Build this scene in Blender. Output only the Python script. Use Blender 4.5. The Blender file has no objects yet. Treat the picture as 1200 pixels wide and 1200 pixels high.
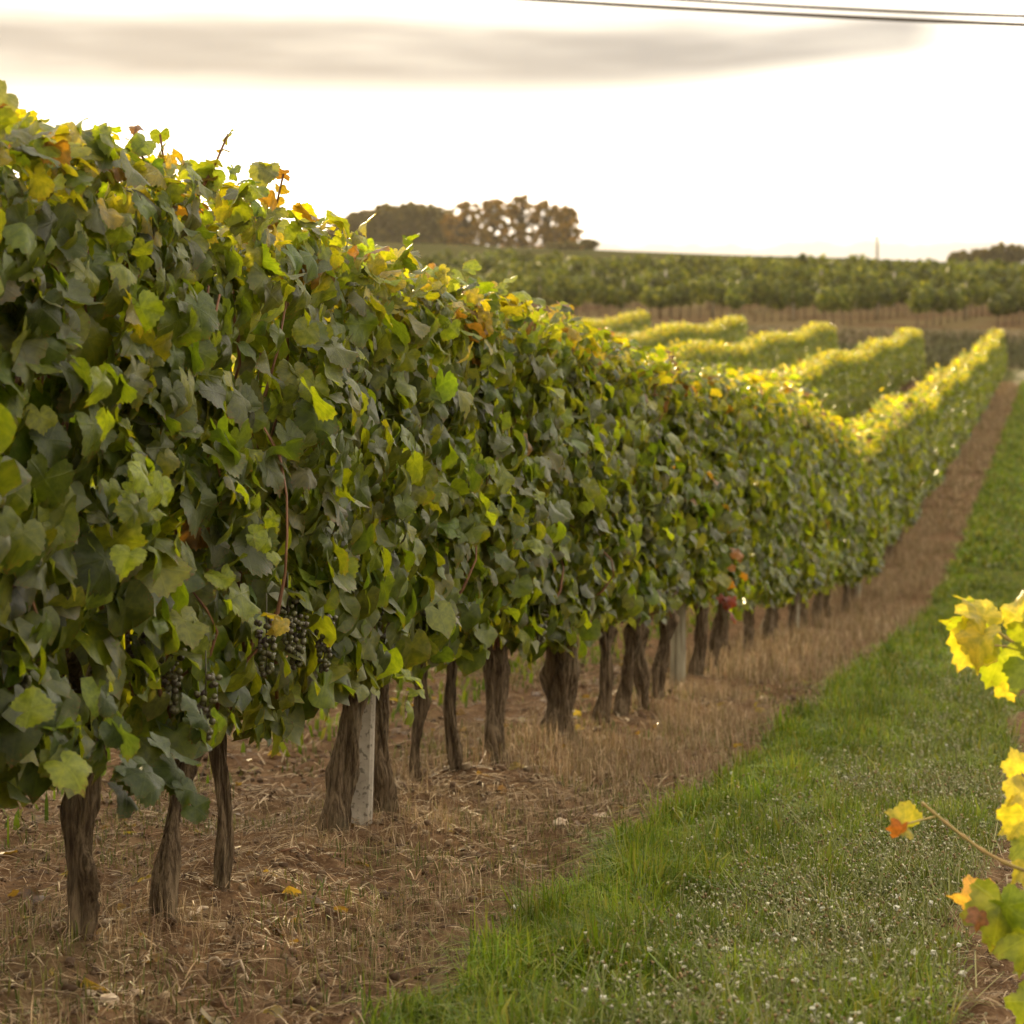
import bpy, math, random
import numpy as np
from mathutils import Matrix, Vector

sc = bpy.context.scene
C = sc.collection
rng = np.random.default_rng(11)
random.seed(5)
R = math.radians

# ------------------------------------------------------------------ camera
CAM_Z = 1.0
F = 3000.0                      # focal length in pixels of the 1200 px photograph
cam_d = bpy.data.cameras.new('camera')
cam = bpy.data.objects.new('camera', cam_d); C.objects.link(cam)
cam.location = (0, 0, CAM_Z); cam.rotation_euler = (R(90), 0, 0)
cam_d.sensor_width = 36; cam_d.lens = 36 * F / 1200
cam_d.shift_y = -0.125
cam_d.clip_start = 0.1; cam_d.clip_end = 20000
cam_d.dof.use_dof = True; cam_d.dof.focus_distance = 7.1
cam_d.dof.aperture_fstop = 6.0; cam_d.dof.aperture_blades = 0
sc.camera = cam

# ------------------------------------------------------------------ world, sun, exposure
SUN_EL, SUN_AZ = 11.5, -9.0     # degrees; azimuth measured from +Y towards +X
w = bpy.data.worlds.new('World'); sc.world = w; w.use_nodes = True
nt = w.node_tree; nt.nodes.clear()
def N(t, typ, **kw):
    n = t.nodes.new(typ)
    for k, v in kw.items(): setattr(n, k, v)
    return n
def L(t, a, b): t.links.new(a, b)
def M(t, op, a, b=None, c=None, clamp=False):
    n = N(t, 'ShaderNodeMath', operation=op); n.use_clamp = clamp
    for i, v in enumerate((a, b, c)):
        if v is None: continue
        if isinstance(v, (int, float)): n.inputs[i].default_value = v
        else: L(t, v, n.inputs[i])
    return n.outputs[0]
def MR(t, v, a, b, c=0.0, d=1.0, smooth=True):
    n = N(t, 'ShaderNodeMapRange'); n.interpolation_type = 'SMOOTHSTEP' if smooth else 'LINEAR'
    L(t, v, n.inputs[0])
    for i, x in enumerate((a, b, c, d)): n.inputs[i + 1].default_value = x
    return n.outputs[0]
def MIX(t, fac, a, b, blend='MIX'):
    n = N(t, 'ShaderNodeMix', data_type='RGBA', blend_type=blend)
    for i, v in ((0, fac), (6, a), (7, b)):
        if isinstance(v, (int, float)): n.inputs[i].default_value = v
        elif isinstance(v, tuple): n.inputs[i].default_value = v if len(v) == 4 else v + (1,)
        else: L(t, v, n.inputs[i])
    return n.outputs[2]
def NOISE(t, vec, scale, detail=3, rough=.55, dim='3D'):
    n = N(t, 'ShaderNodeTexNoise', noise_dimensions=dim)
    if vec is not None: L(t, vec, n.inputs['Vector'])
    n.inputs['Scale'].default_value = scale; n.inputs['Detail'].default_value = detail
    n.inputs['Roughness'].default_value = rough
    return n.outputs['Fac']
def XYZ(t, x, y, z):
    n = N(t, 'ShaderNodeCombineXYZ')
    for i, v in enumerate((x, y, z)):
        if isinstance(v, (int, float)): n.inputs[i].default_value = v
        else: L(t, v, n.inputs[i])
    return n.outputs[0]

sky = N(nt, 'ShaderNodeTexSky', sky_type='NISHITA', sun_disc=False)
sky.sun_elevation = R(SUN_EL); sky.sun_rotation = R(SUN_AZ); sky.dust_density = 1.0; sky.air_density = 1.0
tc = N(nt, 'ShaderNodeTexCoord'); sep = N(nt, 'ShaderNodeSeparateXYZ'); L(nt, tc.outputs['Generated'], sep.inputs[0])
az = M(nt, 'ARCTAN2', sep.outputs[0], sep.outputs[1]); el = sep.outputs[2]
# thin bright cloud everywhere with grey stratus streaks
streak_n = NOISE(nt, XYZ(nt, M(nt, 'MULTIPLY', az, 1.6), M(nt, 'MULTIPLY', el, 9.0), 3.7), 1.6, 2, .5)
streak = M(nt, 'MULTIPLY', MR(nt, streak_n, .52, .72), MR(nt, el, .16, .26))
wob = NOISE(nt, XYZ(nt, M(nt, 'MULTIPLY', az, 5.0), M(nt, 'MULTIPLY', el, 30.0), 1.3), 1.3, 3, .55)
ctr = M(nt, 'ADD', M(nt, 'MULTIPLY', wob, .012), M(nt, 'ADD', .1215, MR(nt, az, .03, .2, 0.0, .009)))
dist = M(nt, 'ABSOLUTE', M(nt, 'SUBTRACT', el, ctr))
halfw = M(nt, 'ADD', MR(nt, az, .21, .0, .014, .036), 0.0)
band = M(nt, 'SUBTRACT', 1.0, M(nt, 'DIVIDE', dist, halfw), clamp=True)
band = MR(nt, band, 0.0, .85)
band = M(nt, 'MULTIPLY', M(nt, 'MULTIPLY', band, MR(nt, wob, .25, .6, .85, 1.0)), MR(nt, az, .2, .15))
small_n = NOISE(nt, XYZ(nt, M(nt, 'MULTIPLY', az, 15.0), M(nt, 'MULTIPLY', el, 40.0), 8.0), 1.5, 2, .6)
small = M(nt, 'MULTIPLY', MR(nt, small_n, .66, .76), MR(nt, el, .06, .075, 0.0, .75))
blob = M(nt, 'ADD', M(nt, 'POWER', M(nt, 'DIVIDE', M(nt, 'SUBTRACT', az, .205), .03), 2.0), M(nt, 'POWER', M(nt, 'DIVIDE', M(nt, 'SUBTRACT', el, M(nt, 'ADD', M(nt, 'MULTIPLY', wob, .008), .077)), .0075), 2.0))
small = M(nt, 'MAXIMUM', small, MR(nt, blob, 1.0, .2, 0.0, .72))
bank_n = NOISE(nt, XYZ(nt, M(nt, 'MULTIPLY', az, 30.0), 0.0, 5.0), 1.6, 3, .6)
bank = MR(nt, M(nt, 'SUBTRACT', el, M(nt, 'MULTIPLY', bank_n, .014)), .053, .046, 0.0, .82)
shade = M(nt, 'MAXIMUM', M(nt, 'MAXIMUM', band, M(nt, 'MULTIPLY', streak, .6)), M(nt, 'MAXIMUM', small, bank))
cloud = MIX(nt, shade, (15.4, 13.6, 10.9), (2.0, 1.85, 1.72))
vd = N(nt, 'ShaderNodeVectorMath', operation='DOT_PRODUCT'); L(nt, tc.outputs['Generated'], vd.inputs[0])
vd.inputs[1].default_value = (math.sin(R(SUN_AZ)) * math.cos(R(SUN_EL)), math.cos(R(SUN_AZ)) * math.cos(R(SUN_EL)), math.sin(R(SUN_EL)))
fwd = MR(nt, vd.outputs['Value'], -1.0, 1.0, .62, 1.22, False)      # forward scattering in thin cloud
sc_ = N(nt, 'ShaderNodeVectorMath', operation='SCALE'); L(nt, cloud, sc_.inputs[0]); L(nt, fwd, sc_.inputs['Scale'])
skyc = MIX(nt, .97, sky.outputs[0], sc_.outputs[0])
bg = N(nt, 'ShaderNodeBackground'); L(nt, skyc, bg.inputs[0]); bg.inputs[1].default_value = .085
wo = N(nt, 'ShaderNodeOutputWorld'); L(nt, bg.outputs[0], wo.inputs[0])

sun_d = bpy.data.lights.new('sun', 'SUN'); sun = bpy.data.objects.new('sun', sun_d); C.objects.link(sun)
sun_d.energy = 3.0; sun_d.angle = R(1.5); sun_d.color = (1.0, .76, .42)
sd = Vector((math.sin(R(SUN_AZ)) * math.cos(R(SUN_EL)), math.cos(R(SUN_AZ)) * math.cos(R(SUN_EL)), math.sin(R(SUN_EL))))
sun.rotation_euler = sd.to_track_quat('Z', 'Y').to_euler()
sun.location = sd * 50

sc.view_settings.view_transform = 'Standard'; sc.view_settings.look = 'None'
sc.view_settings.exposure = 1.15; sc.view_settings.gamma = 1.0; sc.view_settings.use_curve_mapping = False
cy = sc.cycles
HAZE = .00008                   # density of the haze added at the end as a flare veil
cy.volume_bounces = 0
cy.use_denoising = True
cy.max_bounces = 5; cy.diffuse_bounces = 3; cy.glossy_bounces = 1; cy.transmission_bounces = 3
cy.caustics_reflective = False; cy.caustics_refractive = False
cy.use_adaptive_sampling = True; cy.adaptive_threshold = .03

# ------------------------------------------------------------------ terrain functions
SL = .2133; ROW0 = -2.359; SPACING = 3.1
def rowx(d): return ROW0 + SL * d
_kd = np.array([-400, -60, 24.8, 29.5, 37.3, 50.6, 70.9, 100, 107, 112, 118.5, 122, 160, 230, 300, 318, 360, 520, 900, 4000, 12000], float)
_kz = np.array([5, 3.24, -1.34, -1.56, -1.34, -.906, -.22, 1.05, 1.65, 2.3, 3.5, 3.7, 6.7, 11.0, 15.0, 15.3, 14.2, 8, -20, -60, -60], float)
_gd = np.arange(-400, 12000, 1.0); _gz = np.interp(_gd, _kd, _kz)
_k = np.hanning(9); _k /= _k.sum(); _gz = np.convolve(np.pad(_gz, 4, mode='edge'), _k, 'valid')
_td = np.array([-400, 30, 55, 100, 130, 300, 12000], float); _tz = np.array([0, 0, .07, .052, .006, .034, .034])
def hash2(ix, iy, s):
    h = (ix.astype(np.int64) * 374761393 + iy.astype(np.int64) * 668265263 + s * 982451653) & 0x7fffffff
    h = ((h ^ (h >> 13)) * 1274126177) & 0x7fffffff
    return ((h ^ (h >> 16)) & 0xffff) / 65535.0
def vn(x, y, s=0):
    x = np.asarray(x, float); y = np.asarray(y, float)
    ix = np.floor(x); iy = np.floor(y); fx = x - ix; fy = y - iy
    fx = fx * fx * (3 - 2 * fx); fy = fy * fy * (3 - 2 * fy)
    a = hash2(ix, iy, s); b = hash2(ix + 1, iy, s); c = hash2(ix, iy + 1, s); d = hash2(ix + 1, iy + 1, s)
    return (a * (1 - fx) + b * fx) * (1 - fy) + (c * (1 - fx) + d * fx) * fy
def fbm(x, y, s=0, o=3):
    t = 0; a = .5
    for i in range(o):
        t = t + a * vn(x * 2 ** i, y * 2 ** i, s + i); a *= .5
    return t / (1 - .5 ** o)
def grassmask(u, d):
    """1 on the mown strip between two rows, 0 on the bare strip under the vines"""
    m = np.mod(u, SPACING)
    e = .56 + .10 * np.clip((d - 14) / 20, 0, 1) + .22 * (fbm(u * 1.6, d * 1.3, 40, 3) - .5) + .12 * (vn(u * 7, d * 6, 44) - .5)
    g = np.clip((e - np.abs(m - 1.56)) / .07, 0, 1)
    return g * np.where((u < -.2) & (u > -2.9), np.clip((d - 96) / 4, 0, 1), 1.0)      # the alley left of the main row is tilled bare
def ground(X, Y):
    X = np.asarray(X, float); Y = np.asarray(Y, float)
    u = X - rowx(Y)
    z = np.interp(Y, _gd, _gz) + np.interp(Y, _td, _tz) * -np.clip(u, -220, 160)
    near = np.clip((60 - np.abs(Y)) / 30, 0, 1) * np.clip((14 - np.abs(u)) / 6, 0, 1)
    g = grassmask(u, Y)
    rel = (fbm(X * 1.3, Y * 1.3, 1, 2) - .5) * .07
    clod = (np.maximum(fbm(X * 9, Y * 9, 3, 3) - .42, 0) * .10 + (vn(X * 30, Y * 30, 9) - .5) * .016) * (1 - .8 * g)
    berm = .05 * np.exp(-(np.mod(u + SPACING / 2, SPACING) - SPACING / 2) ** 2 / .08)
    return z + near * (rel + clod + berm - .065) + (fbm(X * .13, Y * .13, 6, 2) - .5) * .25 * np.clip((Y - 60) / 60, 0, 1)
def gz(x, y): return float(ground(np.array([x]), np.array([y]))[0])
def at(px, py, d): return Vector(((px - 600) / F * d, d, CAM_Z + (450 - py) / F * d))

# ------------------------------------------------------------------ mesh helpers
def mesh_np(name, co, faces, attrs=None, mat=None, smooth=True):
    """faces: (n,k) int array or list of such arrays; attrs: {name: (type, per-vertex data)}"""
    me = bpy.data.meshes.new(name)
    co = np.asarray(co, np.float32)
    fl = faces if isinstance(faces, list) else [faces]
    fl = [np.asarray(f, np.int32) for f in fl if len(f)]
    me.vertices.add(len(co)); me.vertices.foreach_set('co', co.ravel())
    tot = sum(f.size for f in fl); nf = sum(len(f) for f in fl)
    me.loops.add(tot); me.polygons.add(nf)
    me.loops.foreach_set('vertex_index', np.concatenate([f.ravel() for f in fl]))
    ks = np.concatenate([np.full(len(f), f.shape[1], np.int32) for f in fl])
    st = np.concatenate([[0], np.cumsum(ks)[:-1]]).astype(np.int32)
    me.polygons.foreach_set('loop_start', st)
    for k, (ty, data) in (attrs or {}).items():
        a = me.attributes.new(k, ty, 'POINT')
        key = 'color' if ty == 'FLOAT_COLOR' else ('vector' if ty == 'FLOAT_VECTOR' else 'value')
        a.data.foreach_set(key, np.asarray(data, np.float32).ravel())
    me.update(calc_edges=True); me.validate()
    if not smooth: me.shade_flat()
    if mat: me.materials.append(mat)
    return me
def link(name, me, parent=None, loc=None, kind=None):
    o = bpy.data.objects.new(name, me); C.objects.link(o)
    if parent is not None: o.parent = parent
    if loc is not None: o.location = loc
    if kind: o['kind'] = kind
    return o
def tag(o, label, cat, group=None, kind=None):
    o['label'] = label; o['category'] = cat
    if group: o['group'] = group
    if kind: o['kind'] = kind
    return o
def empty(name, loc):
    o = bpy.data.objects.new(name, None); C.objects.link(o); o.location = loc; o.empty_display_size = .2
    return o
def rgba(c): c = np.asarray(c); return np.concatenate([c, np.ones(c.shape[:-1] + (1,))], -1)
def frames(nrm, tip):
    z = nrm / np.linalg.norm(nrm, axis=1, keepdims=True)
    y = tip - (tip * z).sum(1, keepdims=True) * z
    y /= np.linalg.norm(y, axis=1, keepdims=True) + 1e-9
    x = np.cross(y, z)
    return np.stack([x, y, z], 2)              # columns
def bulk(tv, tf, pos, rot, scl):
    """copies of a template (tv,tf) -> one vertex array, one face array"""
    n, k = len(pos), len(tv)
    v = np.einsum('nij,kj->nki', rot, tv) * scl[:, None, None] + pos[:, None, :]
    f = (tf[None] + (np.arange(n) * k)[:, None, None]).reshape(-1, tf.shape[1])
    return v.reshape(-1, 3), f
def tube(path, rad, seg=8, cap=True, ridge=0., seed=0):
    """tube along a polyline -> verts, quads; ridge gives bark furrows"""
    path = np.asarray(path, float); rad = np.broadcast_to(np.asarray(rad, float), (len(path),))
    t = np.gradient(path, axis=0); t /= np.linalg.norm(t, axis=1, keepdims=True) + 1e-9
    ref = np.array([0, 1., 0]) if abs(t[:, 1]).mean() < .8 else np.array([1., 0, 0])
    a = np.cross(ref[None], t); a /= np.linalg.norm(a, axis=1, keepdims=True) + 1e-9
    b = np.cross(t, a)
    th = np.linspace(0, 2 * np.pi, seg, endpoint=False)
    rr = np.repeat(rad[:, None], seg, 1)
    if ridge:
        s = np.arange(len(path))[:, None] * .22
        nn = vn(th[None] * 3.2 + s * .6 + seed * 7, s * .9 + 0 * th[None], seed) - .5
        th = th + 0
        tw = th[None] + s * .22
        n2 = vn(np.cos(tw) * 5 + 9 + seed, np.sin(tw) * 5 + s * .9, seed + 3) - .5
        n3 = vn(np.cos(tw) * 1.3 + 9, np.sin(tw) * 1.3 + s * 1.1, seed + 5) - .5
        rr = rr * (1 + ridge * (n2 * 1.1 + n3 * 1.3 + nn * .3))
        if ridge > .6:
            kr_ = np.random.default_rng(seed + 900)                 # knots and old pruning scars
            for _ in range(5):
                t0, i0, am = kr_.uniform(0, 6.28), kr_.uniform(3, len(path) - 3), kr_.uniform(.15, .45)
                rr = rr * (1 + am * np.exp(-((np.abs((th[None] - t0 + np.pi) % (2 * np.pi) - np.pi)) ** 2) / .18 - (np.arange(len(path))[:, None] - i0) ** 2 / 3.0))
    v = path[:, None] + rr[..., None] * (np.cos(th)[None, :, None] * a[:, None] + np.sin(th)[None, :, None] * b[:, None])
    m = len(path); i = np.arange(m - 1)[:, None] * seg; j = np.arange(seg)[None]; j2 = (j + 1) % seg
    f = np.stack([i + j, i + j2, i + seg + j2, i + seg + j], -1).reshape(-1, 4)
    v = v.reshape(-1, 3)
    if cap:
        v = np.concatenate([v, path[:1], path[-1:]]); k = m * seg
        j = np.arange(seg); j2 = (j + 1) % seg
        c0 = np.stack([np.full(seg, k), j2, j, j], -1); c1 = np.stack([np.full(seg, k + 1), (m - 1) * seg + j, (m - 1) * seg + j2, (m - 1) * seg + j2], -1)
        return v, [f, c0[:, :3], c1[:, :3]]
    return v, [f]
def join(parts):
    vs, by = [], {}; o = 0
    for v, fl in parts:
        vs.append(v)
        for f in (fl if isinstance(fl, list) else [fl]): by.setdefault(f.shape[1], []).append(f + o)
        o += len(v)
    return np.concatenate(vs), [np.concatenate(x) for x in by.values()]

# ------------------------------------------------------------------ materials
def new_mat(name):
    m = bpy.data.materials.new(name); m.use_nodes = True; t = m.node_tree; t.nodes.clear()
    o = N(t, 'ShaderNodeOutputMaterial'); return m, t, o
def principled(t, o, col, rough, spec=.4, bump=None, bstr=.3, bdist=.01):
    p = N(t, 'ShaderNodeBsdfPrincipled')
    if isinstance(col, tuple): p.inputs['Base Color'].default_value = col + (1,)
    else: L(t, col, p.inputs['Base Color'])
    if isinstance(rough, (int, float)): p.inputs['Roughness'].default_value = rough
    else: L(t, rough, p.inputs['Roughness'])
    p.inputs['Specular IOR Level'].default_value = spec
    if bump is not None:
        b = N(t, 'ShaderNodeBump'); b.inputs['Strength'].default_value = bstr; b.inputs['Distance'].default_value = bdist
        L(t, bump, b.inputs['Height']); L(t, b.outputs[0], p.inputs['Normal'])
    if o: L(t, p.outputs[0], o.inputs[0])
    return p
def leaf_material(name, per_object, bump=True):
    m, t, o = new_mat(name)
    if per_object:
        oi = N(t, 'ShaderNodeObjectInfo'); col = oi.outputs['Color']; rnd = oi.outputs['Random']
    else:
        a = N(t, 'ShaderNodeAttribute', attribute_name='leafcol'); col = a.outputs['Color']; rnd = a.outputs['Fac']
    uv = N(t, 'ShaderNodeAttribute', attribute_name='luv').outputs['Vector']
    s = N(t, 'ShaderNodeSeparateXYZ'); L(t, uv, s.inputs[0])
    r = M(t, 'SQRT', M(t, 'ADD', M(t, 'MULTIPLY', s.outputs[0], s.outputs[0]), M(t, 'MULTIPLY', s.outputs[1], s.outputs[1])))
    an = M(t, 'ABSOLUTE', M(t, 'ARCTAN2', s.outputs[0], s.outputs[1]))
    d = M(t, 'MULTIPLY', an, r)
    for q in (1.0, 2.1): d = M(t, 'MINIMUM', d, M(t, 'MULTIPLY', M(t, 'ABSOLUTE', M(t, 'SUBTRACT', an, q)), r))
    vein = MR(t, d, .035, .008)
    off = N(t, 'ShaderNodeVectorMath', operation='ADD'); L(t, uv, off.inputs[0]); L(t, XYZ(t, M(t, 'MULTIPLY', rnd, 57.0), M(t, 'MULTIPLY', rnd, 31.0), 0.0), off.inputs[1])
    mott = NOISE(t, off.outputs[0], 3.2, 2, .6)
    fine = NOISE(t, off.outputs[0], 14, 2, .6)
    c1 = MIX(t, MR(t, mott, .3, .7, 0, 1), MIX(t, 1.0, col, (.74, .78, .72), 'MULTIPLY'), MIX(t, 1.0, col, (1.28, 1.2, 1.1), 'MULTIPLY'))
    c1 = MIX(t, M(t, 'MULTIPLY', vein, .2), c1, MIX(t, 1.0, col, (1.9, 1.75, 1.5), 'MULTIPLY'))
    # autumn browning creeping in from the margin
    dry = M(t, 'MULTIPLY', MR(t, M(t, 'ADD', M(t, 'MULTIPLY', r, .55), fine), 1.0, 1.14), .75)
    c1 = MIX(t, dry, c1, (.16, .075, .028))
    geo = N(t, 'ShaderNodeNewGeometry')
    back = MIX(t, .45, c1, (.15, .17, .09))
    c2 = MIX(t, geo.outputs['Backfacing'], c1, back)
    p = principled(t, None, c2, MR(t, fine, .3, .7, .32, .5), .44, M(t, 'ADD', fine, M(t, 'MULTIPLY', vein, .8)) if bump else None, .35, .006)
    tr = N(t, 'ShaderNodeBsdfTranslucent'); L(t, MIX(t, 1.0, c1, (2.5, 2.4, .45), 'MULTIPLY'), tr.inputs[0])
    mx = N(t, 'ShaderNodeMixShader'); mx.inputs[0].default_value = .5
    L(t, p.outputs[0], mx.inputs[1]); L(t, tr.outputs[0], mx.inputs[2]); L(t, mx.outputs[0], o.inputs[0])
    return m
LEAF_O = leaf_material('vine_leaf', True)
LEAF_M = leaf_material('vine_leaf_mass', False, False)
def blade_material(name, trans=.3, rough=.55, boost=(1.7, 1.6, .8)):
    m, t, o = new_mat(name)
    col = N(t, 'ShaderNodeAttribute', attribute_name='leafcol').outputs['Color']
    p = principled(t, None, col, rough, .16)
    tr = N(t, 'ShaderNodeBsdfTranslucent'); L(t, MIX(t, 1.0, col, boost, 'MULTIPLY'), tr.inputs[0])
    mx = N(t, 'ShaderNodeMixShader'); mx.inputs[0].default_value = trans
    L(t, p.outputs[0], mx.inputs[1]); L(t, tr.outputs[0], mx.inputs[2]); L(t, mx.outputs[0], o.inputs[0])
    return m
GRASS = blade_material('grass_blades', .35)
DRY = blade_material('dry_stalks', .2, .7, (1.2, 1.1, .9))
CLUMP = blade_material('tree_leaf_clumps', .45, .6, (2.2, 1.5, .6))
HILLV = blade_material('hill_vine_leaves', .38, .6, (2.2, 1.9, .5))
def bark_material(name, ca, cb, scale=1.0):
    m, t, o = new_mat(name)
    tcn = N(t, 'ShaderNodeTexCoord'); mp = N(t, 'ShaderNodeMapping'); L(t, tcn.outputs['Object'], mp.inputs[0])
    mp.inputs['Scale'].default_value = (26 * scale, 26 * scale, 3.2 * scale)
    n1 = NOISE(t, mp.outputs[0], 3.0, 5, .65); n2 = NOISE(t, tcn.outputs['Object'], 7 * scale, 3)
    c = MIX(t, MR(t, n1, .35, .65), ca, cb)
    c = MIX(t, MR(t, n2, .5, .75, 0, .45), c, (.11, .105, .065))
    principled(t, o, c, .88, .15, n1, 1.0, .022 / scale)
    return m
BARK = bark_material('vine_bark', (.055, .036, .020), (.20, .145, .088))
TREEBARK = bark_material('tree_bark', (.04, .03, .02), (.12, .09, .06), .3)
m, t, o = new_mat('cane_bark')
tcn = N(t, 'ShaderNodeTexCoord')
principled(t, o, MIX(t, NOISE(t, tcn.outputs['Object'], 25), (.09, .035, .018), (.24, .12, .055)), .6, .3); CANE = m
m, t, o = new_mat('green_cane')
tcn = N(t, 'ShaderNodeTexCoord')
principled(t, o, MIX(t, NOISE(t, tcn.outputs['Object'], 30), (.32, .3, .08), (.36, .2, .1)), .5, .35); GCANE = m
m, t, o = new_mat('concrete')
tcn = N(t, 'ShaderNodeTexCoord'); n1 = NOISE(t, tcn.outputs['Object'], 9, 4); n2 = NOISE(t, tcn.outputs['Object'], 60, 2)
c = MIX(t, MR(t, n1, .3, .7), (.24, .21, .17), (.38, .34, .28)); c = MIX(t, MR(t, n2, .55, .66, 0, .8), c, (.10, .085, .065))
principled(t, o, c, .9, .2, n2, .5, .004); CONC = m
m, t, o = new_mat('weathered_post_wood')
tcn = N(t, 'ShaderNodeTexCoord'); mp = N(t, 'ShaderNodeMapping'); L(t, tcn.outputs['Object'], mp.inputs[0]); mp.inputs['Scale'].default_value = (20, 20, 1.5)
n1 = NOISE(t, mp.outputs[0], 2.5, 4)
principled(t, o, MIX(t, MR(t, n1, .3, .7), (.12, .10, .065), (.3, .27, .19)), .85, .2, n1, .5, .006); WOOD = m
m, t, o = new_mat('galvanised_wire'); principled(t, o, (.2, .19, .17), .5, .5); WIRE = m
m, t, o = new_mat('cable'); principled(t, o, (.05, .035, .022), .6, .3); CABLE = m
m, t, o = new_mat('grape_skin')
tcn = N(t, 'ShaderNodeTexCoord')
principled(t, o, MIX(t, MR(t, NOISE(t, tcn.outputs['Object'], 22), .35, .65), (.075, .075, .025), (.045, .03, .025)), .45, .4); GRAPE = m
m, t, o = new_mat('limestone')
tcn = N(t, 'ShaderNodeTexCoord'); n1 = NOISE(t, tcn.outputs['Object'], 30, 4)
principled(t, o, MIX(t, MR(t, n1, .3, .7), (.3, .22, .15), (.55, .45, .34)), .9, .2, n1, .6, .004); STONE = m
m, t, o = new_mat('clover_head')
principled(t, o, (.5, .49, .41), .8, .2); CLOVER = m
m, t, o = new_mat('bleached_stick')
tcn = N(t, 'ShaderNodeTexCoord'); principled(t, o, MIX(t, NOISE(t, tcn.outputs['Object'], 40), (.3, .22, .15), (.55, .45, .34)), .8, .2); STICK = m

# ground: bare tilled strips, mown strips, headland, bank and hillside by place
m, t, o = new_mat('soil_and_turf'); SOIL = m
geo = N(t, 'ShaderNodeNewGeometry'); s = N(t, 'ShaderNodeSeparateXYZ'); L(t, geo.outputs['Position'], s.inputs[0])
px, py = s.outputs[0], s.outputs[1]
u = M(t, 'SUBTRACT', M(t, 'SUBTRACT', px, ROW0), M(t, 'MULTIPLY', py, SL))
gm = N(t, 'ShaderNodeAttribute', attribute_name='turf').outputs['Fac']
n1 = NOISE(t, geo.outputs['Position'], 1.4, 4); n2 = NOISE(t, geo.outputs['Position'], 11, 5, .65); n3 = NOISE(t, geo.outputs['Position'], 60, 4, .7)
dirt = MIX(t, MR(t, n2, .3, .7), (.07, .040, .022), (.17, .105, .061))
dirt = MIX(t, MR(t, n3, .5, .7, 0, .5), dirt, (.25, .17, .10))
dirt = MIX(t, MR(t, n1, .5, .7, 0, .3), dirt, (.14, .115, .06))
turf = MIX(t, MR(t, n2, .3, .7), (.025, .034, .01), (.055, .075, .018))
turf = MIX(t, MR(t, n1, .5, .75, 0, .5), turf, (.12, .1, .05))
c = MIX(t, gm, dirt, turf)
nf = NOISE(t, geo.outputs['Position'], .35, 4); nd = M(t, 'ADD', py, M(t, 'MULTIPLY', M(t, 'SUBTRACT', nf, .5), 3.0))
head = MIX(t, MR(t, nf, .35, .65), (.055, .07, .02), (.10, .09, .04))
c = MIX(t, MR(t, nd, 100.0, 101.5), c, head)
bankc = MIX(t, MR(t, n1, .35, .65), (.07, .06, .03), (.13, .10, .06))
c = MIX(t, MR(t, nd, 106.5, 108.0), c, bankc)
hillc = MIX(t, MR(t, nf, .35, .65), (.10, .06, .035), (.13, .10, .05))
c = MIX(t, MR(t, nd, 118.0, 119.5), c, hillc)
ridgec = MIX(t, MR(t, nf, .35, .65), (.03, .038, .012), (.06, .052, .02))
c = MIX(t, MR(t, nd, 196.0, 202.0), c, ridgec)
principled(t, o, c, 1.0, .0, M(t, 'ADD', n2, M(t, 'MULTIPLY', n3, .5)), .8, .03)

# ------------------------------------------------------------------ ground sheet
ds = [-60.0]
while ds[-1] < 11500:
    d = ds[-1]
    if d < 3: st = 1.2 if d < 1 else .3
    elif d < 125: st = max(.034, .0062 * (d - 3) + .03) if d < 60 else .6
    elif d < 330: st = 2.0
    else: st = d * .06
    ds.append(d + st)
ds = np.array(ds)
us = np.concatenate([-np.geomspace(1.6, 6000, 60)[::-1], np.arange(-1.55, 2.9, .035), np.geomspace(2.93, 6000, 56)])
UU, DD = np.meshgrid(us, ds)
# beyond a few tens of metres the lateral lines stop following the row
XX = UU + rowx(np.minimum(DD, 320)); YY = DD
co = np.stack([XX, YY, ground(XX, YY)], -1).reshape(-1, 3)
nu, nd_ = len(us), len(ds)
i = (np.arange(nd_ - 1)[:, None] * nu + np.arange(nu - 1)[None])
f = np.stack([i, i + 1, i + nu + 1, i + nu], -1).reshape(-1, 4)
gmv = grassmask(XX - rowx(YY), YY).ravel()
o = link('ground', mesh_np('ground', co, f, {'turf': ('FLOAT', gmv)}, SOIL)); o['kind'] = 'structure'
tag(o, 'brown tilled soil with green grass strips between the vine rows', 'ground')

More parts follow.
